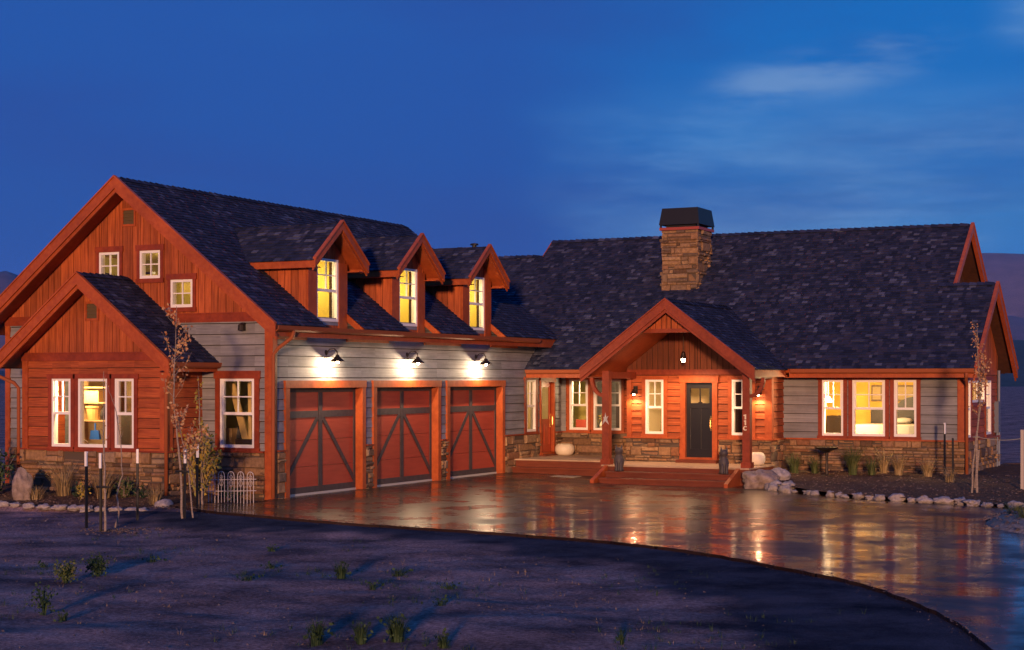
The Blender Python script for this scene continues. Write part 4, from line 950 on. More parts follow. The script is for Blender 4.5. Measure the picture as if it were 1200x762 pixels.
def grass_clump(loc, h, mat, n, label, group, sp=.22, lean=.6, name='ornamental_grass'):
    r = random.Random(int(loc[0]*91+loc[1]*37)); m_ = MB(); blades(m_, (0, 0, 0), int(n*1.7), h*1.2, sp*1.35, r, .016, lean)
    o = m_.build(name, mat, loc=loc); return tag(o, label, 'grass' if name == 'ornamental_grass' else 'plant', group)
def leafy(loc, h, rad, mat, n, label, cat='plant', name='leafy_plant', group=None, lsize=.06, stem=None):
    r = random.Random(int(loc[0]*71+loc[1]*53)); st = MB(); lf = MB()
    for _ in range(max(5, n//22)):
        a = r.uniform(0, 6.28); ln = r.uniform(.1, 1)*rad; top = Vector((math.cos(a)*ln, math.sin(a)*ln, h*r.uniform(.55, 1)))
        st.tube([(0, 0, -.03), tuple(top*.5+Vector((0, 0, h*.08))), tuple(top)], [.010, .006, .003], 5)
        for k in range(22):
            t = r.uniform(.2, 1); leaf(lf, top*t+Vector((r.gauss(0, .05), r.gauss(0, .05), r.gauss(0, .04)+h*.08*t*(1-t)*4)), lsize, r)
    o = empty(name, label, cat, loc, group); lf.build('foliage', mat, o); st.build('stem', stem or BARK, o); return o
GR = 'ornamental grasses in the bed by the drive'
for (x, y, h, m_, n, l) in ((7.95, 11.75, .56, GREENB, 90, 'green grass tuft nearest the porch in the bed by the drive'), (8.45, 11.9, .48, GREENB, 60, 'short thin green grass tuft between the porch and the birdbath'),
        (9.46, 11.75, .74, GREENB, 130, 'tallest green grass clump under the wide bedroom window'), (9.92, 11.85, .50, GREENB, 60, 'low green grass clump just right of the tallest one'),
        (10.12, 12.3, .66, STRAW, 50, 'thin straw-coloured grass with seed heads against the stone wall'), (10.56, 12.0, .52, STRAW, 110, 'bushy straw-coloured grass clump under the third bedroom window'),
        (11.36, 11.6, .46, STRAW, 90, 'bright blond grass clump beside the white-topped stake by the wall'), (12.15, 10.4, .36, STRAW, 60, 'low wispy dry grass clump at the house corner')):
    grass_clump((x, y, bed_z_r(x, y)), h, m_, n, l, GR)
leafy((14.3, 9.4, bed_z_r(14, 9.4)), .32, .10, YELLOWLEAF, 60, 'small yellow-leaved sprig in the mulch right of the staked tree', group=None)
GL = 'plants in the bed under the gabled bump-out'
def lz(x, y): return bed_z_l(x, y)
for (x, y, h, m_, n, l) in ((-4.55, -2.2, .30, STRAW, 60, 'low straw grass tuft beside the upright pointed boulder'), (-4.2, -1.75, .72, STRAW, 110, 'tall dry tan grass clump near the left downspout'),
        (-3.02, -1.85, .62, STRAW, 140, 'wide tan feathery grass clump under the middle bump-out window')):
    grass_clump((x, y, lz(x, y)), h, m_, n, l, GL, .3, .75)
leafy((-3.75, -1.7, lz(0, -1.7)), .42, .22, DKGREEN, 260, 'dark green bushy plant between the two tan grass clumps', group=GL)
leafy((-3.50, -1.95, lz(0, -1.9)), .40, .12, YELLOWLEAF, 90, 'small yellow-green plant in front of the dark bushy one', group=GL)
leafy((-2.62, -1.65, lz(0, -1.7)), .50, .26, GREENB, 320, 'green leafy shrub right of the feathery tan grass', group=GL)
leafy((-2.2, -1.6, lz(0, -1.6)), .34, .24, DKGREEN, 220, 'low dark shrub beneath the right bump-out window', group=GL)
grass_clump((-1.45, -2.1, lz(0, -2.1)), .42, STRAW, 70, 'small dry tan tuft by the right corner of the bump-out', GL, .25)
leafy((-5.9, -2.0, lz(0, -2)), 1.1, .45, DKGREEN, 500, 'dark evergreen shrub at the left picture edge behind the boulder', 'shrub', 'evergreen_shrub', lsize=.08)
leafy((-6.6, -1.6, lz(0, -2)), 1.3, .5, DKGREEN, 500, 'taller dark evergreen shrub half cut off by the left picture edge', 'shrub', 'evergreen_shrub', lsize=.08)

def ground_z(x, y): return -.17 + .055*mnoise.noise((x*.35, y*.35, 0)) + .022*mnoise.noise((x*1.1, y*1.1, 3)) + (.06 if x < -.5 and y > -3.2 else 0)
def young_tree(loc, stems, leafmat, leaves, label, seed, lsize=.055, crown=(.5, 1.0), branches=14, blen=.38, group='young staked trees in the yard'):
    """stems: list of point lists; leaves sit on side twigs in the upper share of each stem"""
    r = random.Random(seed); root = empty('young_tree', label, 'tree', loc, group); tr = MB(); lf = MB()
    for st, r0 in stems:
        n = len(st); fine = []
        for a, b in zip(st, st[1:]):
            a = Vector(a); b = Vector(b)
            for k in range(4): fine.append(a.lerp(b, k/4)+Vector((r.gauss(0, .006), r.gauss(0, .006), 0)))
        fine.append(Vector(st[-1])); rad = [r0*(1-.82*i/(len(fine)-1)) for i in range(len(fine))]
        tr.tube(fine, rad, 7)
        for k in range(branches):
            t = crown[0]+(crown[1]-crown[0])*r.random(); i = min(int(t*(len(fine)-1)), len(fine)-2); p = fine[i].lerp(fine[i+1], r.random())
            a = r.uniform(0, 6.28); L_ = blen*(1.15-.8*t)*r.uniform(.5, 1.3); q = p+Vector((math.cos(a)*L_*.55, math.sin(a)*L_*.55, L_*.75)); mid = p.lerp(q, .5)+Vector((math.cos(a)*L_*.08, math.sin(a)*L_*.08, -L_*.05))
            tr.tube([p, mid, q], [.005, .0035, .0015], 4)
            for _ in range(leaves): leaf(lf, p.lerp(q, r.uniform(.25, 1.05))+Vector((r.gauss(0, .03), r.gauss(0, .03), r.gauss(0, .03))), lsize, r)
    tr.build('trunk', BARK, root)
    if lf.f: lf.build('crown', leafmat, root)
    return root
young_tree((.52, -5.91, -.2), [([(0, 0, 0), (-.02, 0, .9), (-.05, 0, 1.5), (-.06, .02, 2.2), (-.04, 0, 2.9)], .024)], RUSTLEAF, 1, 'spindly pale sapling nearly bare, tied between the two left white-topped stakes', 11, .04, (.45, 1), 9, .3)
young_tree((.22, -5.3, -.2), [([(0, 0, 0), (.10, 0, .35), (.02, 0, .62), (.16, 0, 1.0), (.12, 0, 1.7), (-.02, 0, 2.3), (-.16, .0, 2.6)], .020)], RUSTLEAF, 1, 'crooked thin sapling bending in front of the bump-out windows', 12, .035, (.5, 1), 6, .22)
young_tree((.66, -3.89, -.2), [([(0, 0, 0), (-.05, 0, 1.1), (-.14, 0, 1.75), (-.22, 0, 2.4), (-.17, 0, 3.3), (-.14, 0, 4.15)], .025), ([(.18, .1, 0), (.06, .1, 1.0), (-.05, .05, 1.6), (-.16, .02, 2.2)], .018)], RUSTLEAF, 15, 'tallest young tree with two pale stems and sparse rust leaves before the bump-out corner', 13, .07, (.45, 1), 17, .80)
young_tree((-.5, -1.75, -.1), [([(0, 0, 0), (-.02, 0, .8), (-.06, 0, 1.5), (-.09, 0, 2.2), (-.12, 0, 2.72)], .026)], YELLOWLEAF, 7, 'slender pale sapling with yellow leaves beside the white wire fence', 14, .07, (.25, .9), 22, .35)
leafy((-.62, -1.70, -.05), 1.55, .46, YELLOWLEAF, 1100, 'bushy yellow-leaved shrub left of the gable ground floor window', 'shrub', 'yellow_shrub', lsize=.085)
young_tree((13.22, 8.03, -.0), [([(0, 0, 0), (-.02, 0, 1.2), (.06, 0, 1.9), (.04, 0, 2.7), (.0, 0, 3.7)], .027), ([(-.12, 0, 0), (-.06, 0, .9), (.02, 0, 1.7), (.10, 0, 2.4), (.14, 0, 3.1)], .022)], RUSTLEAF, 8, 'young tree with two pale stems roped upright by the house corner', 15, .06, (.55, 1), 26, .42)
# stakes
def stake(name, h, cap):
    m_ = MB(); m_.beam((0, 0, -.25), (0, 0, h), .034, .034, (1, 0, 0)); m_.beam((0, .016, .0), (0, .016, h-.02), .012, .05, (1, 0, 0))
    o = m_.build(name, BLACKMET)
    if cap:
        c = MB(); c.beam((0, 0, h-cap), (0, 0, h+.01), .044, .044, (1, 0, 0)); c.build('white_top', WHITE, o)
    return o
sg = 'dark metal stakes with white tops'
st0 = stake('tree_stake', 1.40, .26)
for k, (x, y, l) in enumerate(((-.25, -5.54, 'leftmost white-topped dark stake standing in the dirt'), (.44, -5.95, 'white-topped dark stake right beside the spindly sapling'), (-.11, -4.27, 'white-topped dark stake standing alone before the bump-out stone'),
        (.70, -3.87, 'white-topped dark stake close behind the tallest young tree'), (-.48, -1.95, 'white-topped dark stake in front of the yellow shrub'), (11.77, 11.66, 'white-topped stake against the stone wall at the far end of the bed'))):
    o = st0 if k == 0 else copy_tree(st0)
    o.location = (x, y, -.18 if x < 5 else .08); o.rotation_euler = (0, 0, .3*k); tag(o, l, 'stake', sg)
o = stake('tree_stake', 1.02, 0); o.location = (11.95, 11.72, .1); tag(o, 'dark bare stake beside the white-topped one at the stone wall', 'stake', 'tree stakes without caps')
m_ = MB(); m_.tube([(12.95, 9.2, .0), (13.05, 9.15, .95)], [.03, .028], 8); o = m_.build('wooden_stake', BARK); tag(o, 'short leaning wooden stake left of the roped young tree', 'stake')
m_ = MB(); m_.beam((14.01, 9.15, -.2), (14.01, 9.15, 1.42), .07, .07, (1, 0, 0)); o = m_.build('fence_post', plain('weathered_white_post', (.40, .35, .31), .8)); tag(o, 'pale square post at the right picture edge holding the rope', 'post')
m_ = MB()
pp = [Vector((13.22, 8.03, 1.28)).lerp(Vector((14.0, 9.13, 1.22)), k/8)+Vector((0, 0, -.05*math.sin(math.pi*k/8))) for k in range(9)]
m_.tube(pp, .008, 6); ring = [(13.20+.07*math.cos(t), 8.03+.07*math.sin(t), 1.28) for t in [i*.6283 for i in range(11)]]; m_.tube(ring, .012, 6, False); o = m_.build('guy_rope', plain('pale_rope', (.30, .27, .21), .9)); tag(o, 'pale rope tied from the young tree to the post', 'rope')
for (x, y, z, l) in ((.46, -5.93, .62, 'black strap tying the spindly sapling to its stake'), (.62, -3.88, .80, 'black strap round the two stems of the tallest young tree')):
    m_ = MB(); m_.tube([(x-.12, y, z), (x, y-.05, z+.01), (x+.13, y+.02, z), (x, y+.06, z-.005), (x-.12, y, z)], .022, 6, False); o = m_.build('tree_strap', plain('black_strap', (.01, .01, .01), .8)); tag(o, l, 'strap', 'black straps on the saplings')
# white wire garden fence
m_ = MB(); n = 5; W = 1.15; pitch_ = W/n
for k in range(n):
    xa, xb = k*pitch_+.02, k*pitch_+.17; h = .55
    arc = [(xa, 0, -.12)]+[(xa, 0, h)]+[((xa+xb)/2-math.cos(t)*(xb-xa)/2, 0, h+math.sin(t)*.10) for t in [i*math.pi/8 for i in range(1, 8)]]+[(xb, 0, h), (xb, 0, -.06)]
    m_.tube(arc, .0075, 6); xm = (xa+xb)/2
    m_.tube([(xm, 0, -.12), (xm, 0, h+.10)], .005, 5)
    for sgn in (-1, 1):
        m_.tube([(xm+sgn*(.012+.030*math.sin(t)), 0, .34+.13*t/math.pi) for t in [i*math.pi/8 for i in range(9)]], .005, 5)
        m_.tube([(xm+sgn*(.010+.026*math.sin(t)), 0, .50+.07*t/math.pi) for t in [i*math.pi/8 for i in range(9)]], .005, 5)
m_.tube([(-.03, .006, .22), (W+.0, .006, .26)], .008, 6); m_.tube([(-.03, .006, .46), (W, .006, .50)], .008, 6)
o = m_.build('garden_fence', plain('white_wire', (.52, .48, .50), .5), loc=(-.92, -1.02, -.02)); o.rotation_euler = (0, 0, R(6)); tag(o, 'low white wire garden fence of five arched hoops by the garage corner', 'garden fence')
leafy((-.75, -.55, 0), .26, .30, DKGREEN, 160, 'low dark plants growing behind the white wire fence', 'plant')
put(rock_mesh('boulder', 71, .12, PALE_STONE, 3, (1, .8, .7)), 'boulder', (-1.12, -2.2, -.02), (.42, .4, .40), .3, 'pale stone at the foot of the yellow shrub', 'stone')
# birdbath
m_ = MB(); m_.lathe([(.16, 0), (.14, .03), (.04, .06), (.03, .40), (.045, .60), (.10, .64), (.27, .70), (.29, .74), (.27, .74), (.08, .68), (.02, .67)], (0, 0, 0), 18)
o = m_.build('birdbath', DARKMET, loc=(8.92, 11.3, bed_z_r(9, 11.3)-.02), smooth=False); tag(o, 'dark birdbath on a thin stem against the stone wall', 'birdbath')
# weeds on the dirt
wd = ((6.85, -14.35, .34, 'tall dark leafy weed at the left of the foreground dirt', 120, .10), (7.35, -14.6, .16, 'short weed right of the tall one at the left', 60, .10), (5.04, -11.98, .32, 'pale green weed bush in the left of the dirt', 200, .16), (4.92, -11.2, .30, 'dense green weed bush just right of the pale one', 220, .16),
      (8.08, -9.95, .34, 'feathery green weed in the middle of the dirt', 120, .14), (8.6, -9.3, .16, 'low green weed behind the feathery one', 80, .2), (10.75, -14.6, .34, 'dark weed clump left of centre at the bottom edge', 160, .16), (11.48, -14.21, .36, 'blackest weed clump near the bottom edge', 220, .16),
      (11.2, -14.45, .30, 'dark weed close left of the blackest clump', 120, .12), (12.08, -14.3, .22, 'small dark weed right of the blackest clump', 80, .10), (13.62, -13.32, .24, 'lone upright dark weed right of centre at the bottom', 50, .04), (9.03, -10.68, .14, 'tiny weed below the feathery weed', 50, .12),
      (5.3, -7.6, .14, 'small weed in the dirt below the second garage door', 50, .10), (9.9, -10.2, .12, 'low dull weed in the open middle ground', 50, .16), (4.4, -9.4, .10, 'sprawling low weed in front of the saplings', 60, .2), (3.4, -10.6, .12, 'small weed left of the sprawling low one', 40, .12),
      (6.4, -9.2, .12, 'flat green weed between the saplings and the feathery weed', 70, .22), (7.2, -10.9, .10, 'flat patchy weed below the flat green one', 70, .22), (10.6, -11.7, .12, 'small weed beside bare pale dirt in the middle', 60, .14))
for k, (x, y, h, l, n, sp) in enumerate(wd):
    if k in (0, 2, 3): leafy((x, y, ground_z(x, y)), h, sp, (DKGREEN, GREENB)[k == 2], n*2, l, 'weed', 'weed', 'weeds growing on the dirt', .04, DKGREEN); continue
    m_ = MB(); r = random.Random(k+50); blades(m_, (0, 0, -.02), int(n*1.1), h*.95, sp*1.3, r, .011, .45)
    for _ in range(n//3): leaf(m_, Vector((r.gauss(0, sp*.5), r.gauss(0, sp*.5), h*r.uniform(.1, .7))), .05, r)
    m_.build('foliage', DKGREEN, empty('weed', l, 'weed', (x, y, ground_z(x, y)), 'weeds growing on the dirt'))
for k, (x, y, l) in enumerate(((14.95, 2.6, 'green grass tuft at the near side of the dirt island'), (15.3, 1.5, 'wider grass tuft on the dirt island at the picture edge'), (15.2, 3.2, 'small far grass tuft on the dirt island'))): grass_clump((x, y, -.04), .28, GREENB, 90, l, 'grass tufts on the dirt island', .4, .7)
# scattered pebbles and bark, too many to count
m_ = MB(); r = random.Random(9)
def bit(x, y, z, s_, flat=.6):
    a = r.uniform(0, 6.28); c_, s2 = math.cos(a)*s_, math.sin(a)*s_; e = r.uniform(.5, 1)
    b_ = [(x+c_, y+s2, z), (x-s2*e, y+c_*e, z), (x-c_*.9, y-s2*.9, z), (x+s2*e, y-c_*e, z)]; t_ = (x+r.uniform(-.3, .3)*s_, y+r.uniform(-.3, .3)*s_, z+s_*flat)
    for i in range(4): m_.face([b_[i], b_[(i+1) % 4], t_])
cnt = 0
while cnt < 11000:
    y = -17+16*r.random()**.8; x = r.uniform(-4, 18)
    ed = None
    for (xa, ya), (xb, yb) in zip(DL, DL[1:]):
        if xa <= x <= xb: ed = ya+(yb-ya)*(x-xa)/(xb-xa)
    if ed is None: ed = -2.8 if x < 0 else -12
    if y > ed-.15 or (x < 0 and y > -3.3): continue
    bit(x, y, ground_z(x, y)-.012, .011+.040*r.random()**5); cnt += 1
for _ in range(1500):
    a = r.uniform(0, 6.28); d = r.random()**.5*.98; x, y = ISL[0]+ISL[2]*d*math.cos(a), ISL[1]+ISL[3]*d*math.sin(a)
    bit(x, y, -.10+.29*(1-d*d)**.5*(1+.25*mnoise.noise(((ISL[0]+(x-ISL[0]))*.9, y*.9, 1))), .02+.05*r.random()**2, .6)
for _ in range(800):
    i = r.randrange(len(DL)-5); t = r.random(); x = DL[i][0]+(DL[i+1][0]-DL[i][0])*t; y = DL[i][1]+(DL[i+1][1]-DL[i][1])*t
    off = r.gauss(-.02, .13); y += off; x += off*.4*(x > 10); bit(x, y, drive_z(x, y)+(.0 if off > 0 else -.055), .008+.016*r.random()**2)
tag(m_.build('pebbles', by_island('pebble_stone', [(0, (.05, .038, .036)), (.7, (.115, .086, .080)), (1, (.20, .155, .145))], bump=0)), kind='stuff')
m_ = MB()
for _ in range(2600):
    x = r.uniform(7.6, 16); y = r.uniform(5.6, 12.8)
    if y > 12.7 and x < 12: continue
    ed = 99
    for (xa, ya), (xb, yb) in zip(EDGE_R, EDGE_R[1:]):
        if xb <= x <= xa: ed = yb+(ya-yb)*(x-xb)/(xa-xb)
    if y < (ed if ed < 50 else 5.3)+.25: continue
    bit(x, y, bed_z_r(x, y)+.01, .02+.04*r.random()**2, .35)
for _ in range(1200):
    x = r.uniform(-6, -.4); y = r.uniform(-2.9, -1.3)
    bit(x, y, bed_z_l(x, y)+.005, .02+.03*r.random()**2, .35)
for _ in range(700):
    a = r.uniform(0, 6.28); d = abs(r.gauss(0, .55)); cx_, cy_ = r.choice(((.45, -5.7), (.6, -4.0))); bit(cx_+math.cos(a)*d*1.3, cy_+math.sin(a)*d, ground_z(cx_, cy_)+.0, .02+.03*r.random(), .4)
tag(m_.build('bark_chips', by_island('bark_chip', [(0, (.035, .022, .015)), (.5, (.10, .06, .04)), (1, (.26, .17, .11))], bump=0)), kind='stuff')
m_ = MB()
for _ in range(2600):
    x = r.uniform(1, 17); y = r.uniform(-15, -5)
    n_ = mnoise.noise((x*.45, y*.45, 21))
    if n_ < .05+.25*r.random(): continue
    ed = None
    for (xa, ya), (xb, yb) in zip(DL, DL[1:]):
        if xa <= x <= xb: ed = ya+(yb-ya)*(x-xa)/(xb-xa)
    if ed is None or y > ed-1.2: continue
    blades(m_, (x, y, ground_z(x, y)-.01), 6, r.uniform(.04, .13), .14, r, .008, .7, 2)
tag(m_.build('sparse_grass', DKGREEN), kind='stuff')
m_ = MB()
for _ in range(1500):
    x = r.uniform(-3, 17); y = r.uniform(-16, -4)
    if mnoise.noise((x*.4, y*.4, 40)) < .02+.2*r.random(): continue
    ed = None
    for (xa, ya), (xb, yb) in zip(DL, DL[1:]):
        if xa <= x <= xb: ed = ya+(yb-ya)*(x-xa)/(xb-xa)
    if ed is None: ed = -3.4
    if y > ed-1.0: continue
    blades(m_, (x, y, ground_z(x, y)-.01), 5, r.uniform(.03, .10), .16, r, .007, 1.0, 2)
tag(m_.build('dead_grass', by_island('dead_grass_blade', [(0, (.13, .09, .055)), (1, (.30, .22, .14))], bump=0)), kind='stuff')
# ------------------------------------------------------------------ things on the porch
def eared_statue():
    m_ = MB(); m_.lathe([(.10, 0), (.125, .03), (.115, .06), (.10, .10), (.125, .20), (.13, .28), (.105, .38), (.078, .43), (.095, .47), (.105, .53), (.09, .585), (.04, .61), (.005, .615)], (0, 0, 0), 16)
    m_.v = [(x, y*.85 - (.03 if z > .43 else 0), z) for x, y, z in m_.v]
    o = m_.build('animal_statue', plain('dark_cast_iron', (.05, .04, .045), .6), smooth=True); e = MB()
    for s_ in (-1, 1): e.hexa([(s_*.03, -.06, .56), (s_*.095, -.06, .54), (s_*.095, .0, .54), (s_*.03, .0, .56), (s_*.07, -.035, .685), (s_*.08, -.035, .68), (s_*.08, -.02, .68), (s_*.07, -.02, .685)])
    e.build('ears', o.data.materials[0], o); p = MB()
    for s_ in (-1, 1): p.lathe([(.03, 0), (.045, .02), (.04, .06), (.035, .2), (.02, .26)], (s_*.055, -.105, .0), 8)
    p.build('forelegs', o.data.materials[0], o, smooth=True); return o
es = eared_statue(); es.location = (4.02, 9.52, .216); es.rotation_euler = (0, 0, .3); tag(es, 'dark seated eared animal statue by the post nearer the garage', 'statue', 'dark eared statues flanking the porch steps')
e2 = copy_tree(es); e2.location = (6.82, 9.52, .216); e2.rotation_euler = (0, 0, .5); tag(e2, 'dark seated eared animal statue by the post with the house number', 'statue', 'dark eared statues flanking the porch steps')
def pot(loc, label, w=.30):
    m_ = MB(); m_.lathe([(w*.62, 0), (w*.86, .04), (w, .14), (w*.97, .24), (w*.80, .31), (w*.60, .33), (w*.5, .30), (w*.3, .29)], (0, 0, 0), 22)
    o = m_.build('round_planter', plain('cream_ceramic', (.72, .64, .50), .55), loc=loc, smooth=True); return tag(o, label, 'planter', 'round cream planters on the porch')
pot((.42, 14.05, .362), 'round cream planter on the deck beside the red side door', .29); pot((7.12, 11.15, .362), 'round cream planter behind the porch post with the house number', .24)
m_ = MB(); y = 9.785
m_.box(7.275, 7.312, y-.016, y, 1.565, 1.690); m_.box(7.245, 7.275, y-.016, y, 1.650, 1.680)
m_.box(7.275, 7.312, y-.016, y, 1.425, 1.545); m_.box(7.255, 7.275, y-.016, y, 1.510, 1.538)
arcp = [(7.293+.045*math.cos(t), y-.010, 1.345+.045*math.sin(t)) for t in [R(45)+i*R(270)/12 for i in range(13)]]; m_.tube(arcp, .017, 6)
o = m_.build('house_number', plain('polished_brass', (.86, .74, .52), .4, .2)); tag(o, 'vertical pale brass house number 11C on the porch post', 'house number')
m_ = MB()
star = [(0, .17), (.025, .05), (.085, .085), (.045, .0), (.10, -.14), (.0, -.045), (-.085, -.15), (-.04, .0), (-.05, .06), (-.02, .05)]
n_ = len(star); f0 = [(3.53+a, y-.018, 1.53+b) for a, b in star]; f1 = [(3.53+a, y, 1.53+b) for a, b in star]
m_.face(f0); m_.face(f1[::-1])
for i in range(n_): m_.face([f0[i], f1[i], f1[(i+1) % n_], f0[(i+1) % n_]])
o = m_.build('metal_ornament', plain('pale_pewter', (.55, .52, .55), .35, .8)); tag(o, 'pale star-like metal ornament fixed to the porch post nearer the garage', 'ornament')
m_ = MB(); m_.box(1.5, 2.4, 10.3, 10.8, -.10, -.02); o = m_.build('stone_slab', grainy('pale_slab', (.2, .17, .14), (.34, .29, .24), nscale=5), loc=(0, 0, 0)); tag(o, 'flat pale stone slab lying below the porch step', 'slab')
# ------------------------------------------------------------------ things inside the lit rooms
fx, fy = 9.65, 14.75
bed_ = empty('bed', 'bed with white linen and an arched dark headboard in the yellow bedroom', 'bed', (fx, fy, .3))
m_ = MB(); m_.box(-.80, 1.1, -1.0, 1.0, .62, 1.05); mt = m_.build('mattress', LINEN, bed_)
m_ = MB(); m_.box(-.83, 1.13, -1.05, 1.02, .05, .62); m_.build('bed_frame', DARKBROWN, bed_)
m_ = MB(); hb = [(-.74, 1.03, .3), (-.74, 1.03, 1.46), (-.12, 1.03, 1.46)]+[(-.1+1.0*k/10, 1.03, 1.50+.28*math.sin(math.pi*k/10)) for k in range(11)]+[(1.1, 1.03, 1.46), (1.1, 1.03, .3)]
m_.face(hb[::-1]); m_.face([(x, yy+.07, z) for x, yy, z in hb])
for a, b in zip(hb, hb[1:]): m_.face([a, b, (b[0], b[1]+.07, b[2]), (a[0], a[1]+.07, a[2])])
m_.build('headboard', DARKBROWN, bed_)
for x in (.08, .62):
    p = MB(); p.lathe([(.05, 0), (.2, .02), (.25, .08), (.2, .14), (.05, .16)], (0, 0, 0), 12); p.v = [(a*1.0+x+.15, b*.6+.72, c+1.06) for a, b, c in p.v]; p.build('pillow', LINEN, bed_, smooth=True)
m_ = MB(); m_.box(7.75, 8.15, 15.5, 16.05, .3, 1.55); o = m_.build('dresser', DARKBROWN); tag(o, 'dark dresser standing left of the bed in the yellow bedroom', 'dresser')
m_ = MB(); 
for k in range(9):
    t = math.pi*k/8; m_.tube([(0, 0, 0), (.10*math.cos(t), 0, .22+.1*math.sin(t)), (.24*math.cos(t), 0, .12+.26*math.sin(t)+.05)], .006, 5)
m_.lathe([(.07, -.3), (.08, -.2), (.03, .02)], (0, 0, 0), 10); o = m_.build('twig_vase', plain('dark_twig', (.10, .06, .02), .8), loc=(8.71, 14.0, 1.42)); tag(o, 'fan of bare twigs in a vase inside the wide bedroom window', 'vase')
m_ = MB(); m_.box(8.6, 8.82, 13.8, 14.2, .3, 1.1); o = m_.build('nightstand', DARKBROWN); tag(o, 'dark stand under the vase of twigs', 'nightstand')
for x0_, l in ((8.85, 'framed picture on the yellow wall left of the wide one'), (9.3, 'wide framed picture above the bed headboard')):
    m_ = MB(); w_ = .30 if x0_ < 9 else .8; m_.box(x0_, x0_+w_, 16.08, 16.12, 1.95, 2.4); o = m_.build('picture_frame', plain('picture_brown', (.16, .10, .05), .6)); p = MB(); p.box(x0_+.04, x0_+w_-.04, 16.07, 16.082, 2.0, 2.35); p.build('picture', plain('picture_tan', (.45, .33, .16), .7), o); tag(o, l, 'picture')
m_ = MB()
for k in range(10): 
    xa, xb = 7.78+.05*k, 7.78+.05*(k+1); m_.face([(xa, 13.45+.03*(k % 2), .32), (xb, 13.45+.03*((k+1) % 2), .32), (xb, 13.45+.03*((k+1) % 2), 2.6), (xa, 13.45+.03*(k % 2), 2.6)])
o = m_.build('curtain', CURTAIN); tag(o, 'brown curtain hanging behind the first bedroom window', 'curtain')
m_ = MB(); m_.lathe([(.01, .75), (.01, .16), (.05, .14), (.12, .0), (.11, .0), (.045, .12), (.01, .13)], (0, 0, 0), 14); o = m_.build('hanging_lamp', emit('opal_shade', (1, .82, .55), 4), loc=(8.28, 13.75, 1.95)); tag(o, 'small glowing hanging lamp in the first bedroom window', 'lamp')
# utility room in the bump-out
m_ = MB()
sh = empty('shelf_unit', 'pale wall shelves in the bump-out seen through its middle window', 'shelf', (-4.45, -.35, .1))
for z in (1.62, 2.02, 2.36):
    p = MB(); p.box(-.42, .62, -.18, .15, z-.1, z-.07); p.build('shelf_board', WOODIN, sh)
p = MB(); p.box(-.46, -.42, -.18, .15, .0, 2.6); p.build('side_panel', WOODIN, sh); p = MB(); p.box(.62, .66, -.18, .15, 0, 2.6); p.build('side_panel', WOODIN, sh)
m_ = MB(); m_.lathe([(.14, 0), (.19, .27), (.205, .27), (.205, .31), (.15, .31)], (-4.55, -.36, 1.652), 16); o = m_.build('bucket', plain('orange_bucket', (.62, .36, .12), .5)); tag(o, 'tan bucket with an orange rim on the middle utility shelf', 'bucket')
m_ = MB(); m_.box(-4.80, -4.32, -.5, -.24, 2.053, 2.30); o = m_.build('storage_box', grainy('wicker', (.42, .27, .10), (.60, .42, .18), (1, 1, 1), 20)); tag(o, 'wicker box on the top utility shelf', 'box')
m_ = MB(); m_.lathe([(.09, 0), (.11, .10), (.09, .22), (.04, .28), (.035, .36)], (-4.24, -.38, 1.652), 14); o = m_.build('bottle', plain('dark_bottle', (.02, .016, .014), .3)); tag(o, 'dark round bottle beside the tan bucket', 'bottle')
m_ = MB(); dx, dy, dz = -4.38, -.56, 1.22
m_.hexa([(dx-.14, dy, dz), (dx+.14, dy, dz), (dx+.14, dy+.07, dz), (dx-.14, dy+.07, dz), (dx-.11, dy, dz+.20), (dx+.11, dy, dz+.20), (dx+.11, dy+.05, dz+.20), (dx-.11, dy+.05, dz+.20)]); m_.box(dx-.016, dx+.016, dy+.02, dy+.04, dz+.20, dz+.36)
o = m_.build('dustpan', plain('blue_plastic', (.02, .10, .40), .4)); tag(o, 'blue dustpan hanging below the utility shelf', 'dustpan')
m_ = MB(); m_.tube([(-4.72, -.56, 1.6), (-4.74, -.56, 1.35), (-4.66, -.56, 1.2), (-4.54, -.56, 1.14)], .02, 6); o = m_.build('hose', plain('dark_rubber', (.10, .05, .03), .7)); tag(o, 'dark hose hanging left of the blue dustpan', 'hose')
m_ = MB(); m_.box(-3.78, -3.16, -.55, -.1, .1, 1.85); o = m_.build('cabinet', plain('brown_cabinet', (.09, .055, .025), .5)); tag(o, 'brown cabinet behind the right bump-out window', 'cabinet')
# garage store behind the gable window
m_ = MB(); m_.beam((-1.62, .62, 2.85), (-.98, .52, .98), .16, .05, (0, 1, 0)); o = m_.build('timber_plank', plain('fresh_pine', (.72, .50, .20), .7)); tag(o, 'pale plank leaning diagonally behind the gable ground floor window', 'plank')
m_ = MB(); m_.beam((-.98, .55, 2.9), (-.95, .55, .99), .08, .05, (0, 1, 0)); o = m_.build('timber_stud', plain('fresh_pine', (.72, .50, .20), .7)); tag(o, 'upright pale stud right of the leaning plank', 'stud')
m_ = MB(); m_.box(-1.60, -1.32, .36, .60, .975, 1.48); o = m_.build('cardboard_box', plain('cardboard', (.50, .33, .16), .8)); tag(o, 'open cardboard box inside the gable ground floor window', 'box')
m_ = MB(); m_.box(-1.85, -.35, .25, .9, .9, .97); m_.box(-1.8, -1.73, .3, .85, 0, .9); m_.box(-.45, -.38, .3, .85, 0, .9); m_.box(-1.18, -.6, .30, .5, .971, 1.25); o = m_.build('workbench', DARKBROWN); tag(o, 'dark workbench under the cardboard box', 'workbench')
m_ = MB(); m_.lathe([(.16, 0), (.20, .3), (.16, .5), (.05, .56)], (-1.36, .72, .972), 14); o = m_.build('barrel', plain('black_plastic', (.02, .02, .02), .5)); tag(o, 'black rounded bin behind the cardboard box', 'bin')
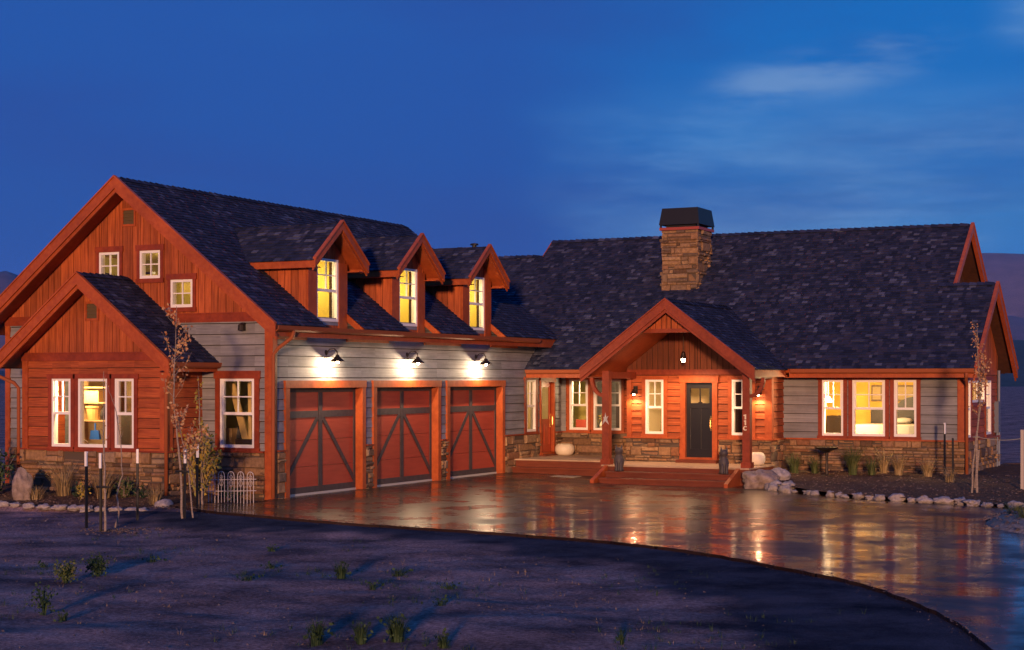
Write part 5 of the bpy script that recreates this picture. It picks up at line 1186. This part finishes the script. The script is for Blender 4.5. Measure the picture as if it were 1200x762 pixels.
m_ = MB(); m_.box(-5.5, -5.12, .5, .9, 3.91, 5.02); o = m_.build('cabinet', DARKBROWN); tag(o, 'dark cabinet inside the leftmost small upper gable window', 'cabinet')
m_ = MB(); m_.box(-4.28, -4.05, .6, .75, 3.91, 5.2); m_.box(-4.05, -3.72, .62, .73, 4.95, 5.0); o = m_.build('coat_rack', DARKBROWN); tag(o, 'dark rack inside the middle small upper gable window', 'rack')
# dining corner behind the recess windows
m_ = MB(); m_.box(.14, .46, 15.45, 15.51, .8, 1.36); m_.box(.12, .50, 15.1, 15.45, .78, .84); 
for a in (.14, .44):
    for b in (15.12, 15.42): m_.box(a, a+.04, b, b+.04, .36, .78)
o = m_.build('dining_chair', plain('red_fabric', (.45, .07, .04), .8)); tag(o, 'red dining chair behind the first recess window', 'chair')
m_ = MB(); m_.box(.62, 1.75, 15.25, 16.1, 1.07, 1.11)
for a in (.66, 1.65):
    for b in (15.3, 16.0): m_.box(a, a+.06, b, b+.06, .36, 1.07)
o = m_.build('dining_table', DARKBROWN); tag(o, 'dark dining table behind the wider recess window', 'table')
m_ = MB(); m_.lathe([(.06, 0), (.09, .08), (.05, .18), (.04, .2)], (.98, 15.5, 1.112), 12); o = m_.build('flower_vase', plain('pale_vase', (.6, .55, .45), .4))
f = MB(); r = random.Random(3)
for _ in range(60): leaf(f, Vector((.98+r.gauss(0, .07), 15.5+r.gauss(0, .07), 1.40+r.gauss(0, .06))), .06, r)
f.build('flowers', YELLOWLEAF, o); tag(o, 'vase of yellow-green flowers on the dining table', 'vase')
m_ = MB(); m_.lathe([(.03, 0), (.035, .16), (.005, .20)], (.80, 15.4, 1.112), 10); o = m_.build('candle', emit('candle_glow', (1, .6, .25), 5)); tag(o, 'glowing candle beside the vase of flowers', 'candle')
m_ = MB()
for k in range(8):
    xa, xb = -.02+.03*k, -.02+.03*(k+1); m_.face([(xa, 15.0+.02*(k % 2), .4), (xb, 15.0+.02*((k+1) % 2), .4), (xb, 15.0+.02*((k+1) % 2), 2.66), (xa, 15.0+.02*(k % 2), 2.66)])
o = m_.build('curtain', plain('red_curtain', (.30, .10, .06), .9)); tag(o, 'reddish curtain behind the first recess window', 'curtain')
m_ = MB(); m_.box(.95, 2.0, 16.6, 17.1, .36, 2.5); o = m_.build('kitchen_cupboard', DARKBROWN); tag(o, 'tall dark cupboard seen at the right of the wider recess window', 'cupboard')
leafy((4.22, 12.25, 1.0), .45, .10, DKGREEN, 70, 'small potted greenery on the sill of the narrow entry window', 'houseplant', 'houseplant', lsize=.05)
m_ = MB(); m_.box(3.95, 4.5, 12.1, 12.4, .42, .97); o = m_.build('plant_stand', WOODIN); tag(o, 'wooden stand under the greenery in the narrow entry window', 'stand')
m_ = MB(); m_.box(6.2, 6.95, 12.25, 12.6, .42, 2.5); o = m_.build('bookcase', DARKBROWN); tag(o, 'dark bookcase behind the window right of the front door', 'bookcase')
# ------------------------------------------------------------------ far country
def ridge(name, az0, az1, dist, depth, prof, mat, seed, n=80):
    """hill range as a solid slope: az in degrees clockwise from +y, prof(t) crest height"""
    vs = []; m = 10; cx_, cy_ = 20.0, -28.7
    for i in range(n+1):
        t = i/n; az = R(az0+(az1-az0)*t); h = prof(t)
        for j in range(m+1):
            s_ = j/m; d = dist+depth*(s_-.5)*2; z = h*math.sin(math.pi*min(1, s_*1.0))**1.2
            z *= 1+.10*mnoise.noise((i*.35, j*.7, seed)); vs.append((cx_+math.sin(az)*d, cy_+math.cos(az)*d, z-2))
    fs = [(i*(m+1)+j, (i+1)*(m+1)+j, (i+1)*(m+1)+j+1, i*(m+1)+j+1) for i in range(n) for j in range(m)]
    me = bpy.data.meshes.new(name); me.from_pydata(vs, [], fs); me.materials.append(mat); me.polygons.foreach_set('use_smooth', [True]*len(fs))
    o = bpy.data.objects.new(name, me); COL.objects.link(o); tag(o, kind='structure'); return o
HILL = grainy('hill_scrub', (.10, .07, .085), (.17, .12, .14), (.01, .01, .01), 1.2, 6, bump=0)
WOODED = grainy('wooded_slope', (.018, .026, .022), (.05, .06, .05), (.05, .05, .05), 1.5, 6, bump=0)
def wob(t, s, a=1): return a*mnoise.noise((t*6, s, 0))+.4*a*mnoise.noise((t*17, s, 4))
ridge('hills', -48, 35, 4200, 900, lambda t: 165+wob(t, 3, 60)+95*math.exp(-((t-.047)/.022)**2), HILL, 1, 200)
ridge('hills', -30, 40, 8200, 1500, lambda t: 690*math.exp(-((t-.38)/.30)**2)+wob(t, 9, 60), HILL, 2)
ridge('wooded_hills', -25, 45, 900, 260, lambda t: 27+wob(t, 5, 6), WOODED, 3)
ridge('wooded_hills', -75, -35, 1500, 360, lambda t: 12+wob(t, 15, 6), WOODED, 4)
CONI = by_island('far_foliage', [(0, (.012, .022, .016)), (1, (.045, .06, .04))], bump=0)
def far_tree(x, y, h, w, label, seed):
    r = random.Random(seed); root = empty('tree', label, 'tree', (x, y, -.3), 'dark trees beyond the house'); t_ = MB(); t_.tube([(0, 0, 0), (.1, 0, h*.5), (.05, 0, h*.9)], [.16, .1, .03], 7); t_.build('trunk', plain('dark_bark', (.05, .035, .03), .9), root)
    f = MB()
    for _ in range(900):
        zz = r.random()**.8; rad = w*(.35+.65*math.sin(math.pi*min(1, zz*.9+.1)))*r.random()**.5; a = r.uniform(0, 6.28); rad *= .75+.5*mnoise.noise((math.cos(a)*1.5, math.sin(a)*1.5, zz*4+seed))
        leaf(f, Vector((math.cos(a)*rad, math.sin(a)*rad, h*(.12+.88*zz))), .32, r)
    f.build('crown', CONI, root)
for k, (x, y, h, w, l) in enumerate(((27.5, 62, 2.6, 2.2, 'low dark round tree in the field past the right end of the house'), (32, 70, 3.6, 2.6, 'taller dark tree at the right picture edge far behind the post'), (25, 84, 2.2, 2.4, 'small dark tree half hidden behind the right gable wall'))): far_tree(x, y, h, w, l, k+3)
m_ = MB()
pb = empty('pale_building', 'long pale flat building on the distant slope at the right picture edge', 'building', (168, 640, 20))
for (a, b, c, d, e) in ((-9, 6, -5, 5, 5.5), (6.02, 22, -6, 6, 8), (22.02, 40, -5, 5, 4.5)):
    m_ = MB(); m_.box(a, b, c, d, -6, e); m_.build('wall', plain('pale_far_wall', (.62, .64, .66), .8), pb)

# ------------------------------------------------------------------ evening air
def build_haze():
    m = bpy.data.materials.new('evening_haze'); m.use_nodes = True; nt = m.node_tree; nt.nodes.clear()
    o = nt.nodes.new('ShaderNodeOutputMaterial'); v = nt.nodes.new('ShaderNodeVolumePrincipled'); v.inputs['Density'].default_value = .00005; v.inputs['Color'].default_value = (.20, .42, 1.0, 1); v.inputs['Anisotropy'].default_value = 0
    nt.links.new(v.outputs[0], o.inputs['Volume'])
    h_ = MB(); h_.box(-9000, 9000, -6100, 9900, -16, 760); tag(h_.build('haze', m), kind='stuff')
build_haze()
